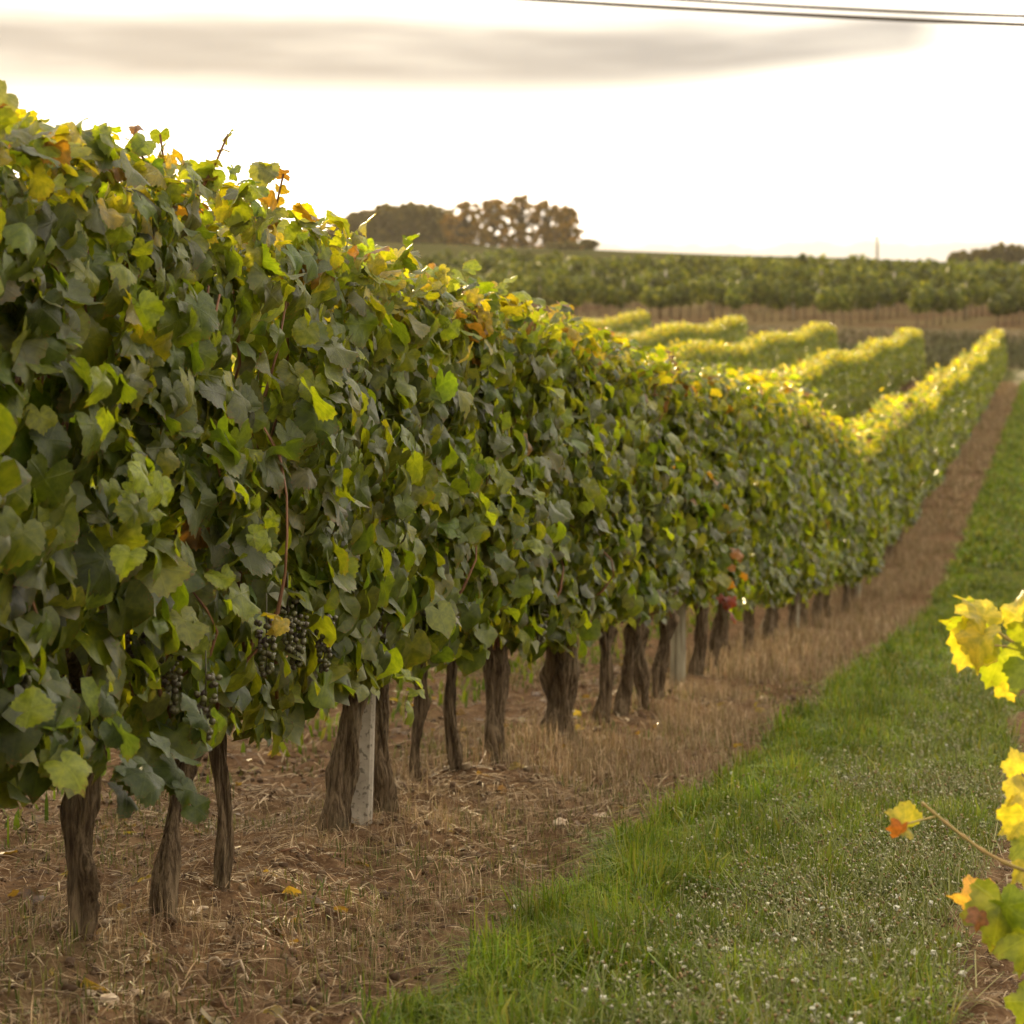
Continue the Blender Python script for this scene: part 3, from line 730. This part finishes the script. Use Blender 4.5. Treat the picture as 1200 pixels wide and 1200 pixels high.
for (jp, tp, s_, c_, yw) in RL:
    d_ = 4.95 + r_.normal(0, .03); p_ = at(jp[0], jp[1], d_) - VL
    tip = Vector((tp[0], r_.normal(-.1, .25), -tp[1])); nrm = Vector((math.sin(yw) + r_.normal(0, .4), -math.cos(yw), r_.normal(.3, .35)))
    rot = frames(np.array(nrm)[None], np.array(tip)[None])[0]
    lf = link('leaf', LOBED_ME[r_.integers(6)], V); lf.matrix_basis = Matrix.Translation(p_) @ Matrix(rot * (s_ / F * d_)).to_4x4(); lf.color = (*c_, 1)
n = 420
pos = np.stack([r_.normal(.05, .16, n), r_.uniform(-.6, .6, n), r_.uniform(.35, 1.75, n)], 1)
pos[:, 0] = np.maximum(pos[:, 0], -.33) 
nrm = np.stack([r_.normal(-.4, .6, n), r_.normal(-.4, .5, n), r_.normal(.5, .4, n)], 1); tip = np.stack([r_.normal(0, .5, n), r_.normal(0, .5, n), -np.ones(n)], 1)
link('foliage', mass_mesh('foliage', dict(pos=pos, rot=frames(nrm, tip), s=r_.uniform(.07, .13, n), col=np.array([YB, YGR, GRN, GRN])[r_.integers(0, 4, n)] * r_.uniform(.7, 1.2, (n, 1))), MID_T), V, kind='stuff')

# ------------------------------------------------------------------ grass, weeds, litter
def blades(name, X, Y, hgt, wid, col, mat, lean=.45, seed=1, seg2=True, tipcol=1.25, zoff=-.004):
    """standing blades: 5 vertices, 3 triangles each"""
    r_ = np.random.default_rng(seed); n = len(X)
    a = r_.uniform(0, 6.28, n); side = np.stack([np.cos(a), np.sin(a), 0 * a], 1); b = a + 1.57 + r_.normal(0, .5, n)
    ln = np.abs(r_.normal(0, lean, n)); fw = np.stack([np.cos(b), np.sin(b), 0 * b], 1)
    base = np.stack([X, Y, ground(X, Y) + zoff], 1)
    mid = base + UPV * (hgt * .6)[:, None] + fw * (hgt * ln * .3)[:, None]
    tp = base + UPV * (hgt * np.maximum(1 - .4 * ln, .15))[:, None] + fw * (hgt * ln * 1.0)[:, None]
    w2 = (wid / 2)[:, None] * side
    v = np.stack([base - w2, base + w2, mid - w2 * .8, mid + w2 * .8, tp], 1).reshape(-1, 3)
    k = (np.arange(n) * 5)[:, None]
    f = np.concatenate([k + np.array([[0, 1, 3]]), k + np.array([[0, 3, 2]]), k + np.array([[2, 3, 4]])])
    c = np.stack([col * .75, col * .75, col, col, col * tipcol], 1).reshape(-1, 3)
    return v, f, c
def stuff(name, packs, mat, label, catg):
    vs, fs, cs = [], [], []; o_ = 0
    for v, f, c in packs: vs.append(v); fs.append(f + o_); cs.append(c); o_ += len(v)
    o_ = link(name, mesh_np(name, np.concatenate(vs), np.concatenate(fs), {'leafcol': ('FLOAT_COLOR', rgba(np.concatenate(cs).clip(.004, .85)))}, mat))
    return tag(o_, label, catg, kind='stuff')
def scatter(n, ua, ub, da, db, seed, power=1.0):
    r_ = np.random.default_rng(seed); u = r_.uniform(ua, ub, n); d = da + (db - da) * r_.random(n) ** power
    return rowx(d) + u, d, u, r_
def pal(cols, n, r_, var=.18):
    c = np.array(cols)[r_.integers(0, len(cols), n)]
    return c * (1 + var * r_.standard_normal((n, 1)).clip(-2, 2))
GC = [(.085, .135, .010), (.115, .17, .012), (.060, .10, .010), (.145, .18, .016), (.17, .165, .03)]
packs = []
for (da, db, n, h0, wd, sd_) in [(4.9, 9, 90000, .10, .004, 1), (9, 16, 70000, .10, .0065, 2), (16, 34, 46000, .10, .012, 3), (34, 101, 36000, .11, .03, 4)]:
    X, Y, u, r_ = scatter(n, .8, 2.35, da, db, sd_)
    g = grassmask(u, Y); patch = fbm(X * 1.1, Y * .8, 22, 3)
    lush = np.clip(1.3 - .75 * np.clip((u - .95) / 1.0, 0, 1) + (patch - .5) * 1.6, .25, 1.2)      # lusher towards the main row
    k = r_.random(n) < g * np.clip(lush, .55, 1)
    X, Y, u, lush = X[k], Y[k], u[k], lush[k]; n = len(X)
    hg = h0 * (.45 + .7 * r_.random(n)) * (.6 + .6 * lush) * (.25 + 1.7 * fbm(X * 5.5, Y * 4.5, 24, 2)); wdv = wd * r_.uniform(.6, 1.4, n)
    broad = r_.random(n) < .07; wdv[broad] *= 2.8; hg[broad] *= .9
    c = pal(GC, n, r_); c = c * (.5 + .5 * np.clip(lush, 0, 1))[:, None] + np.array((.13, .13, .05)) * (.5 - .5 * np.clip(lush, 0, 1))[:, None]
    c = c * (.45 + 1.1 * fbm(X * 4, Y * 3.2, 28, 2))[:, None]
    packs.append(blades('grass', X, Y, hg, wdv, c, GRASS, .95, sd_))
X, Y, u, r_ = scatter(9000, -14, 6, 98.5, 107, 9)
packs.append(blades('grass', X, Y, r_.uniform(.1, .25, 9000), r_.uniform(.03, .08, 9000), pal([(.05, .06, .018), (.075, .07, .028), (.035, .045, .014)], 9000, r_), GRASS, .5, 9))
for uc in (-1.57, -4.67, -7.8, -11.0):
    X, Y, u, r_ = scatter(6000, uc - .55, uc + .55, 40 if uc < -2 else 4, 100, 12)
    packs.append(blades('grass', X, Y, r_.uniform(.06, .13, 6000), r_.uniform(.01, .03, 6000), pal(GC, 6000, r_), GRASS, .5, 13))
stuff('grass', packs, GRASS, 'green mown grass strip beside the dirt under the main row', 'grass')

# grey-green flowering weeds: thin forked stalks with pale seed heads
def weeds(n, ua, ub, da, db, hgt, seed, cols, heads, mask=None, wd=.0016, hs=.0042):
    X, Y, u, r_ = scatter(n, ua, ub, da, db, seed)
    k = r_.random(n) < mask(X, Y, u); X, Y = X[k], Y[k]; n = len(X)
    hg = hgt * r_.uniform(.5, 1.2, n); packs = []
    top = None
    z0 = ground(X, Y); col = pal(cols, n, r_)
    for br in range(4):
        a = r_.uniform(0, 6.28, n); out = np.stack([np.cos(a), np.sin(a), 0 * a], 1)
        b0 = np.stack([X, Y, z0 + hg * r_.uniform(.0, .35, n) * (br > 0)], 1)
        b1 = b0 + UPV * (hg * r_.uniform(.3, .7, n))[:, None] + out * (hg * r_.uniform(.15, .8, n))[:, None]
        sd_ = np.stack([-np.sin(a), np.cos(a), 0 * a], 1) * wd
        v = np.stack([b0 - sd_, b0 + sd_, b1 - sd_ * .7, b1 + sd_ * .7], 1).reshape(-1, 3); q = (np.arange(n) * 4)[:, None]
        f = np.concatenate([q + np.array([[0, 1, 3]]), q + np.array([[0, 3, 2]])])
        packs.append((v, f, np.repeat(col, 4, 0)))
        # little leaf or bud at the fork end
        hv = np.array([[1, 0, -.3], [-.5, .87, -.3], [-.5, -.87, -.3], [0, 0, 1.3]]); hf_ = np.array([[0, 1, 3], [1, 2, 3], [2, 0, 3], [0, 2, 1]])
        e = r_.normal(0, 1, (n, 3)); e2 = r_.normal(0, 1, (n, 3))
        hc = pal(heads, n, r_)
        v, f = bulk(hv, hf_, b1, frames(e, e2), hs * r_.uniform(.6, 1.5, n))
        packs.append((v, f, np.repeat(hc, 4, 0)))
    return packs
mk = lambda X, Y, u: grassmask(u * 0 + 1.53, Y) * np.clip((u - 1.15) / .5, 0, 1) * np.clip(1.6 * fbm(X * 1.6, Y * 1.2, 27, 3), 0, 1) * np.clip((2.2 - u) / .25, 0, 1)
pk = weeds(5200, 1.0, 2.3, 4.9, 10, .14, 31, [(.18, .19, .075), (.24, .23, .11), (.14, .16, .05)], [(.32, .31, .19), (.22, .24, .11), (.46, .44, .32), (.26, .18, .09)], mk, .0016, .0046)
pk += weeds(1800, 1.0, 2.3, 10, 22, .12, 32, [(.18, .19, .075), (.24, .23, .11)], [(.28, .28, .15), (.22, .24, .11), (.36, .34, .22)], mk, .0028, .006)
stuff('flowering_weeds', pk, DRY, 'grey green flowering weeds among the grass beside the right edge', 'weeds')

# dry grass under the vines: pale standing stalks and straw lying about
packs = []
DC = [(.30, .22, .13), (.23, .165, .095), (.37, .28, .18), (.17, .14, .06), (.23, .15, .095)]
for (da, db, n, h0, wd, sd_) in [(5, 10, 20000, .085, .0022, 41), (10, 16, 26000, .12, .0032, 42), (16, 40, 44000, .15, .006, 43), (40, 100, 42000, .17, .016, 44)]:
    X, Y, u, r_ = scatter(n, -.45, 1.05, da, db, sd_)
    pt = np.clip((fbm(X * 1.7, Y * 1.4, 51, 3) - .38) * 4, 0, 1); band_ = np.exp(-((u - .36) / .42) ** 2)
    if da < 10: pt *= .8
    k = r_.random(n) < np.clip(pt * (.25 + .85 * band_), 0, 1) * (1 - grassmask(u, Y))
    X, Y = X[k], Y[k]; n = len(X)
    packs.append(blades('dry_grass', X, Y, h0 * r_.uniform(.35, 1.3, n), wd * r_.uniform(.6, 1.4, n), pal(DC, n, r_), DRY, .6, sd_))
# small olive weeds in patches on the bare soil
for (da, db, n, h0, wd, sd_) in [(5, 10, 12000, .055, .0035, 45), (10, 20, 8000, .06, .006, 46)]:
    X, Y, u, r_ = scatter(n, -1.6, 1.0, da, db, sd_)
    k = r_.random(n) < np.clip((fbm(X * 2.3, Y * 1.9, 61, 3) - .46) * 6, 0, 1); X, Y = X[k], Y[k]; n = len(X)
    packs.append(blades('dry_grass', X, Y, h0 * r_.uniform(.4, 1.3, n), wd * r_.uniform(.6, 1.5, n), pal([(.13, .13, .038), (.18, .16, .055), (.08, .10, .025)], n, r_), DRY, .7, sd_))
stuff('dry_grass', packs, DRY, 'pale dry grass standing along the foot of the main vine row', 'dry grass')
def litter(n, ua, ub, da, db, seed, lmin, lmax, wd, cols):
    X, Y, u, r_ = scatter(n, ua, ub, da, db, seed, 1.2); a = r_.uniform(0, 6.28, n); ln = r_.uniform(lmin, lmax, n)
    k = r_.random(n) > .92 * grassmask(u, Y); X, Y, a, ln = X[k], Y[k], a[k], ln[k]; n = len(X)
    dx, dy = np.cos(a) * ln / 2, np.sin(a) * ln / 2; lift = r_.uniform(.002, .014, n)
    p0 = np.stack([X - dx, Y - dy, ground(X - dx, Y - dy) + lift], 1); p1 = np.stack([X + dx, Y + dy, ground(X + dx, Y + dy) + r_.uniform(.002, .03, n)], 1)
    pm = (p0 + p1) / 2; pm[:, 2] = np.maximum(pm[:, 2], ground(pm[:, 0], pm[:, 1]) + .003) + .003
    s_ = np.stack([-np.sin(a), np.cos(a), 0 * a], 1) * (wd * r_.uniform(.5, 1.4, n))[:, None]
    v = np.stack([p0 - s_, p0 + s_, pm - s_, pm + s_ + UPV * .0015, p1 - s_ * .6, p1 + s_ * .6], 1).reshape(-1, 3); q = (np.arange(n) * 6)[:, None]
    f = np.concatenate([q + np.array([[0, 1, 3]]), q + np.array([[0, 3, 2]]), q + np.array([[2, 3, 5]]), q + np.array([[2, 5, 4]])])
    return v, f, np.repeat(pal(cols, n, r_), 6, 0)
LC = [(.28, .20, .12), (.19, .125, .07), (.12, .075, .042), (.36, .28, .18), (.08, .048, .03)]
stuff('straw_litter', [litter(26000, -2.6, 1.1, 4.8, 10, 71, .02, .11, .0014, LC), litter(9000, -2.4, 1.2, 9, 20, 72, .03, .16, .0024, LC), litter(9000, 1.9, 3.4, 4.5, 10, 73, .02, .09, .0014, LC)],
      DRY, 'straw and prunings strewn over the bare soil under the vines', 'straw')
def clods(n, ua, ub, da, db, seed, smin, smax):
    X, Y, u, r_ = scatter(n, ua, ub, da, db, seed, 1.2); k = r_.random(n) > grassmask(u, Y); X, Y = X[k], Y[k]; n = len(X)
    s_ = smin + (smax - smin) * r_.random(n) ** 3
    tv = IC1[0] * np.array([1, .8, .6]); tv = tv * (1 + .25 * r_.standard_normal((len(tv), 1)))
    v, f = bulk(tv, IC1[1], np.stack([X, Y, ground(X, Y) + s_ * .1], 1), frames(r_.normal(0, .5, (n, 3)) + UPV, r_.normal(0, 1, (n, 3))), s_)
    c = pal([(.105, .063, .037), (.075, .045, .026), (.14, .09, .054), (.22, .16, .10)], n, r_)
    return v, f, np.repeat(c, len(tv), 0)
stuff('soil_clods', [clods(9000, -2.4, 1.1, 4.9, 11, 81, .004, .02), clods(2500, -2.4, 1.2, 10, 22, 82, .008, .03), clods(1500, 1.9, 3.3, 4.5, 10, 83, .004, .018)], DRY, 'crumbly brown clods on the bare soil under the vines', 'clods')
# fallen vine leaves, brown and curled
X, Y, u, r_ = scatter(420, -1.8, 1.0, 5, 20, 87); n = 420
Sx = dict(pos=np.stack([X, Y, ground(X, Y) + .012], 1), rot=frames(np.stack([r_.normal(0, .45, n), r_.normal(0, .45, n), np.ones(n)], 1), r_.normal(0, 1, (n, 3))), s=r_.uniform(.03, .075, n),
          col=np.array([(.11, .065, .035), (.15, .10, .05), (.18, .14, .05), (.08, .045, .025)])[r_.integers(0, 4, n)])
tag(link('fallen_leaves', mass_mesh('fallen_leaves', Sx, MID_T)), 'curled brown leaves fallen on the soil under the vines', 'fallen leaves', kind='stuff')

# clover heads
def flower_mesh(seed):
    r_ = np.random.default_rng(seed); v = IC2[0] * (1 + .22 * r_.standard_normal((len(IC2[0]), 1))) * .0085 * np.array([1, 1, .85])
    st = tube(np.array([[.004, .002, -.075], [.001, 0, -.035], [0, 0, 0]]), .0012, 5)
    a, b = join([(v, IC2[1]), st]); return mesh_np('clover_flower', a, b, None, CLOVER, False)
FM = [flower_mesh(k) for k in range(4)]
r_ = np.random.default_rng(8); fl = []
for (cx, cy, sx, sy, n) in [(900, 1095, 60, 40, 12), (1000, 1120, 60, 45, 16), (985, 1040, 60, 30, 9), (870, 935, 20, 20, 3), (890, 960, 12, 8, 2), (1060, 1060, 35, 25, 5), (640, 1040, 30, 30, 3), (700, 1150, 50, 30, 5), (820, 1050, 40, 40, 4), (1075, 857, 20, 8, 2), (960, 1180, 60, 12, 5), (1000, 880, 40, 20, 3)]:
    fl += [(cx + r_.normal(0, sx), cy + r_.normal(0, sy)) for _ in range(n)]
for q, (a, b) in enumerate(fl):
    d_ = 1.0 * F / max(b - 612, 60); hgt = r_.uniform(.05, .085)
    d_ = (1.0 - hgt) * F / max(b - 612, 60); x_ = (a - 600) / F * d_
    if not (.95 < x_ - rowx(d_) < 2.3): continue
    o_ = link('clover_flower', FM[q % 4], None, (x_, d_, gz(x_, d_) + hgt + .008)); o_.rotation_euler = (r_.normal(0, .25), r_.normal(0, .25), r_.uniform(0, 6)); o_.scale = (r_.uniform(.6, 1.05),) * 3
    tag(o_, 'small white clover flower standing in the grass strip', 'flower', 'white clover flowers in the grass')

# stones and sticks one can pick out
def stone(px_, py_, s_, lab, seed):
    d_ = F / (py_ - 612); x_ = (px_ - 600) / F * d_; r_ = np.random.default_rng(seed)
    v = IC2[0] * (1 + .16 * r_.standard_normal((len(IC2[0]), 1))) * np.array([1, .75, .5]) * s_
    o_ = link('stone', mesh_np('stone', v, IC2[1], None, STONE, False), None, (x_, d_, gz(x_, d_) + s_ * .25)); o_.rotation_euler = (.1, .1, seed)
    tag(o_, lab, 'stone', 'stones on the soil')
stone(128, 1157, .024, 'pale round stone at the foot of the nearest trunk', 1)
stone(160, 1150, .02, 'small tan stone behind the nearest trunk base', 2)
stone(360, 1170, .022, 'flat whitish stone on soil near the grass corner', 3)
stone(315, 862, .022, 'whitish stone on the soil beyond the vines', 4)
stone(655, 962, .03, 'broad flat tan stone at the grass edge', 5)
stone(705, 946, .03, 'yellowish stone lying on the bare path edge', 6)
stone(105, 1150, .018, 'little grey stone touching the nearest trunk', 7)
def stick(pa, pb, r0, lab, mat):
    P = []
    for k in range(7):
        f_ = k / 6; a = pa[0] + (pb[0] - pa[0]) * f_; b = pa[1] + (pb[1] - pa[1]) * f_; d_ = F / (b - 612); x_ = (a - 600) / F * d_
        P.append((x_, d_, gz(x_, d_) + r0 + .008 + .006 * math.sin(k * 2.1)))
    P = np.array(P); c = P[0].copy(); v, f = tube(P - c, np.linspace(r0, r0 * .6, 7), 7, True)
    tag(link('stick', mesh_np('stick', v, f, None, mat), None, tuple(c)), lab, 'stick', 'sticks on the soil')
stick((222, 1071), (243, 1060), .006, 'short bleached stick beside the crooked thin trunk', STICK)
stick((10, 1110), (70, 1085), .004, 'brown twig left of the nearest trunk', CANE)
stick((245, 1115), (300, 1128), .004, 'bleached twig lying in front of the crooked thin trunk', STICK)
stick((255, 1140), (275, 1170), .004, 'short brown twig between two stones', CANE)
stick((330, 1010), (420, 990), .003, 'long thin brown twig before the concrete post', CANE)
stick((545, 905), (575, 880), .004, 'straight pale twig beside the slim trunk', STICK)

# ------------------------------------------------------------------ bank, hillside vineyard
r_ = np.random.default_rng(55); n = 30000
X = r_.uniform(-42, 34, n); Y = 107.2 + 9.0 * r_.random(n); pt = fbm(X * .25, Y * .35, 33, 3)
hg = r_.uniform(.2, .55, n) * (.3 + 1.3 * pt); up = (Y - 107) / 9.4
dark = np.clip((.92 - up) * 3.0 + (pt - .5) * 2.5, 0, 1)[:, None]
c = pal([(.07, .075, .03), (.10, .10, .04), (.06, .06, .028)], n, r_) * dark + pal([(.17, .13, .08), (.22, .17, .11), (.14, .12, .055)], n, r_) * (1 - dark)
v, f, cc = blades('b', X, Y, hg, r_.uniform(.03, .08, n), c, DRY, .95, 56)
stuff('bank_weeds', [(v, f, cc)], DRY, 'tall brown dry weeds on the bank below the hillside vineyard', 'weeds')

def quads(pos, s_, col, r_, flat=0., out=None):
    n = len(pos); tv = np.array([[-.5, -.35, .05], [.5, -.4, -.05], [.4, .4, .08], [-.4, .42, -.08]]); tf = np.array([[0, 1, 2], [0, 2, 3]])
    v, f = bulk(tv, tf, pos, frames(r_.normal(0, 1, (n, 3)) * (.45 if out is not None else 1) + UPV * flat + (out if out is not None else 0), r_.normal(0, 1, (n, 3))), s_)
    return v, f, np.repeat(col, 4, 0)
HD = np.array([9.5, 19.0, 0]) / math.hypot(9.5, 19.0); HN = np.array([HD[1], -HD[0], 0])
def smallmesh(name, packs, mat):
    vs, fs, cs = [], [], []; o_ = 0
    for v, f, c in packs: vs.append(v); fs.append(f + o_); cs.append(c); o_ += len(v)
    return mesh_np(name, np.concatenate(vs), np.concatenate(fs), {'leafcol': ('FLOAT_COLOR', rgba(np.concatenate(cs).clip(.004, .85)))}, mat)
HT = []
for k in range(3):
    v, f = tube(np.array([[0, 0, -.1], [.03, .02, .3], [.02, .0, .62]]), np.array([.05, .04, .045]), 7, True, .2, k); HT.append(mesh_np('trunk', v, f, None, BARK))
for k, px0 in enumerate(range(-95, 1390, 106)):
    r_ = np.random.default_rng(700 + k)
    x0 = (px0 - 600) / F * 121 + r_.normal(0, .3); y0 = 120.6 + r_.normal(0, .4); Lr = 58 + r_.uniform(-6, 6)
    V = tag(empty('vine_row', (x0, y0, gz(x0, y0))), 'dark green vine row slanting up the hillside beyond the brown bank', 'vine row', 'vine rows of the hillside vineyard')
    b = np.array(V.location); packs = []; tt = .4
    pts = []
    while tt < Lr:
        pts.append(tt); tt += r_.uniform(1.05, 1.5)
    for q, tq in enumerate(pts):
        p_ = np.array([x0, y0, 0]) + HD * tq; p_[2] = gz(p_[0], p_[1]); big = r_.uniform(.74, 1.12); nn = 150 if tq < 22 else 70
        e = r_.normal(0, 1, (nn, 3)); e /= np.linalg.norm(e, axis=1, keepdims=True); e *= (r_.random((nn, 1)) ** .22)
        pp = p_ + HD * (e[:, :1] * .66) + HN * (e[:, 1:2] * .40) + UPV * (1.32 * big + e[:, 2:] * .66 * big)
        hz = np.clip((e[:, 2] + 1) / 2, 0, 1)[:, None]
        c = pal([(.055, .075, .013), (.075, .098, .016), (.038, .050, .011), (.115, .13, .02)], nn, r_) * r_.uniform(.6, 1.3)
        packs.append(quads(pp - b, r_.uniform(.14, .26, nn) * (1 if tq < 22 else 1.4), c, r_, .1, HD * e[:, :1] + HN * e[:, 1:2] + UPV * e[:, 2:]))
        if tq < 30:
            tr_ = link('trunk', HT[q % 3], V, tuple(p_ - b))
    link('foliage', smallmesh('foliage', packs, HILLV), V, kind='stuff')
    for tq in (8.0, 24.0):
        p_ = np.array([x0, y0, 0]) + HD * tq + HN * .12; p_[2] = gz(p_[0], p_[1])
        v, f = tube(np.array([[0, 0, -.1], [0, 0, .9], [0, 0, 1.9]]), .05, 8); link('post', mesh_np('post', v, f, None, CONC if (k % 3 == 0) else WOOD), V, tuple(p_ - b))

# ------------------------------------------------------------------ trees on the ridge
def tree(px_, d_, h_, wid, lab, group, cols, seed, gaps=.5, leaf=(.3, .55), n=1500, trunk_h=.3, zoff=0.0, name='tree', oval=1.0, m_=22, cr=None):
    r_ = np.random.default_rng(seed); x_ = (px_ - 600) / F * d_; g = gz(x_, d_) + zoff
    V = tag(empty(name, (x_, d_, g)), lab, 'tree', group)
    parts = [tube(np.array([[0, 0, -.4], [.05, .0, h_ * .25], [.1, .05, h_ * .55], [.1, 0, h_ * .85]]), np.array([.05, .04, .028, .01]) * h_ * .9, 10, True, .2, seed)]
    cl = []
    for q in range(m_):
        e = r_.normal(0, 1, 3); e /= np.linalg.norm(e); e *= r_.uniform(.1 if cr else .45, 1) ** .5
        c_ = np.array([e[0] * wid / 2 * .84, e[1] * wid / 2 * .84, h_ * (trunk_h + (1 - trunk_h) * .5) + e[2] * h_ * (1 - trunk_h) * .42 * oval])
        if cr:                                               # full crown down to the ground, domed above
            zz = r_.uniform(.02, .97); ang = r_.uniform(0, 6.28); rad_ = wid / 2 * (1 - max(0, zz - .45) ** 2 * 2.4) * r_.random() ** .5
            c_ = np.array([math.cos(ang) * rad_, math.sin(ang) * rad_, zz * h_])
        cl.append(c_)
        s0 = np.array([.08, .03, min(h_ * r_.uniform(.25, .5), c_[2] * .8)])
        parts.append(tube(np.stack([s0, s0 * .5 + c_ * .5 + np.array([0, 0, .04 * h_]), c_]), np.array([.018, .012, .005]) * h_, 6, True))
    v, f = join(parts); link('trunk', mesh_np('trunk', v, f, None, TREEBARK), V)
    P = []; k = r_.integers(0, m_, n)
    off = r_.normal(0, 1, (n, 3)); off /= np.linalg.norm(off, axis=1, keepdims=True); off *= (r_.random((n, 1)) ** .45)
    pos = np.array(cl)[k] + off * np.array([wid, wid, h_]) * (.17 - .075 * gaps) if not cr else np.array(cl)[k] + off * cr
    c = pal(cols, n, r_)
    link('crown', smallmesh('crown', [quads(pos, r_.uniform(*leaf, n), c, r_)], CLUMP), V)
TC = [(.16, .115, .02), (.09, .068, .015), (.22, .15, .026)]  # golden tint of the flare is put into these leaf colours
TG = [(.07, .07, .02), (.085, .08, .022), (.055, .055, .018)]  # olive made warmer and lighter, flare light on the copse included
glow = 'trees on the ridge with bright sky showing through'
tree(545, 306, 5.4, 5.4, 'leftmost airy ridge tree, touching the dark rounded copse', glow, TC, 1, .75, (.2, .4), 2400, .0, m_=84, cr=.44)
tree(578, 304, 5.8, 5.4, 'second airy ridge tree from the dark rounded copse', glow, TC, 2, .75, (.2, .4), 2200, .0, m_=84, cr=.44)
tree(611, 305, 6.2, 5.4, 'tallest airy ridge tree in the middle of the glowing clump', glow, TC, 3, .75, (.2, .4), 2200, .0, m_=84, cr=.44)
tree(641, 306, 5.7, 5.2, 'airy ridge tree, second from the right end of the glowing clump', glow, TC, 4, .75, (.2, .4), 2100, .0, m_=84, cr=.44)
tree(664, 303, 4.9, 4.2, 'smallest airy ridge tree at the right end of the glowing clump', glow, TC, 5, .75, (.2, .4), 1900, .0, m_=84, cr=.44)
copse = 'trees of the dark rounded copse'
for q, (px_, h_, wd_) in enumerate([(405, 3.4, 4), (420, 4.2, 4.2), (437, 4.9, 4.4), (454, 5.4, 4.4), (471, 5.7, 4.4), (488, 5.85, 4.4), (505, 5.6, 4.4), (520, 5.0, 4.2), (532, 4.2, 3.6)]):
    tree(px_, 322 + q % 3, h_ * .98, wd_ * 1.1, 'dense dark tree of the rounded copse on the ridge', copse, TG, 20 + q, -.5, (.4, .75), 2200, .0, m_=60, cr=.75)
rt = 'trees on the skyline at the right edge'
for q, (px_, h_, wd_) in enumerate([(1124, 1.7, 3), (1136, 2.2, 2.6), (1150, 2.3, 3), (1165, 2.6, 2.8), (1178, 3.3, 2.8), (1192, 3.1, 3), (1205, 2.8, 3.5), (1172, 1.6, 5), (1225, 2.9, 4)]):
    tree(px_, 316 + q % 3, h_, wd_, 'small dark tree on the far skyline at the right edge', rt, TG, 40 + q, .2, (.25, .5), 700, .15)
tree(690, 300, 1.2, 2.4, 'low round shrub on the ridge right of the glowing trees', None, TG, 61, -.3, (.25, .45), 500, .05, name='shrub')
tree(660, 296, .8, 4.5, 'low bushes in front of the glowing ridge trees', None, TG, 62, -.3, (.25, .45), 500, .05, name='shrub')

# pole and overhead lines
x_ = (1028 - 600) / F * 308; g = gz(x_, 308)
v, f = tube(np.array([[0, 0, -.5], [0, 0, 1.5], [0, 0, 2.95]]), np.array([.17, .15, .14]), 10)
V = tag(empty('utility_pole', (x_, 308, g)), 'lone dark pole standing on the skyline', 'pole')
link('pole', mesh_np('pole', v, f, None, WOOD), V)
v, f = tube(np.array([[0, 0, 2.9], [0, 0, 3.1], [0, 0, 3.12]]), np.array([.2, .2, .1]), 10); link('cap', mesh_np('cap', v, f, None, WOOD), V)
def cable(pa, pb, r0, lab):
    a, b = np.array(at(*pa)), np.array(at(*pb)); tt = np.linspace(-1.6, 2.4, 60)[:, None]
    P = a + (b - a) * tt; P[:, 2] += .10 * ((tt[:, 0] - .5) ** 2 - .25)
    v, f = tube(P, r0, 6); tag(link('power_line', mesh_np('power_line', v, f, None, CABLE)), lab, 'cable', 'overhead power lines')
cable((620, -1, 44), (1200, 29, 40), .034, 'lower of the two overhead power lines crossing the sky')
cable((790, -1, 45), (1200, 19, 41), .03, 'upper of the two overhead power lines crossing the sky')
# warm haze box added over the whole place, standing in for lens flare
hm, t, o_ = new_mat('flare_haze')
pv = N(t, 'ShaderNodeVolumePrincipled'); pv.inputs['Color'].default_value = (1.0, .93, .80, 1); pv.inputs['Density'].default_value = HAZE; pv.inputs['Anisotropy'].default_value = .55
L(t, pv.outputs[0], o_.inputs['Volume'])
x0, x1, y0, y1, z0, z1 = -7000, 7000, -90, 12500, -75, 40
v = np.array([(x, y, z) for z in (z0, z1) for y in (y0, y1) for x in (x0, x1)], float)
hz = link('haze', mesh_np('haze', v, np.array([[0, 2, 3, 1], [4, 5, 7, 6], [0, 1, 5, 4], [2, 6, 7, 3], [0, 4, 6, 2], [1, 3, 7, 5]]), None, hm, False))
tag(hz, 'thin warm haze added as a flare veil over the far hillside', 'haze', kind='stuff')
print('leaf objects', n_leaf_total, 'objects', len(bpy.data.objects), 'tris', sum(len(m_.polygons) for m_ in bpy.data.meshes))
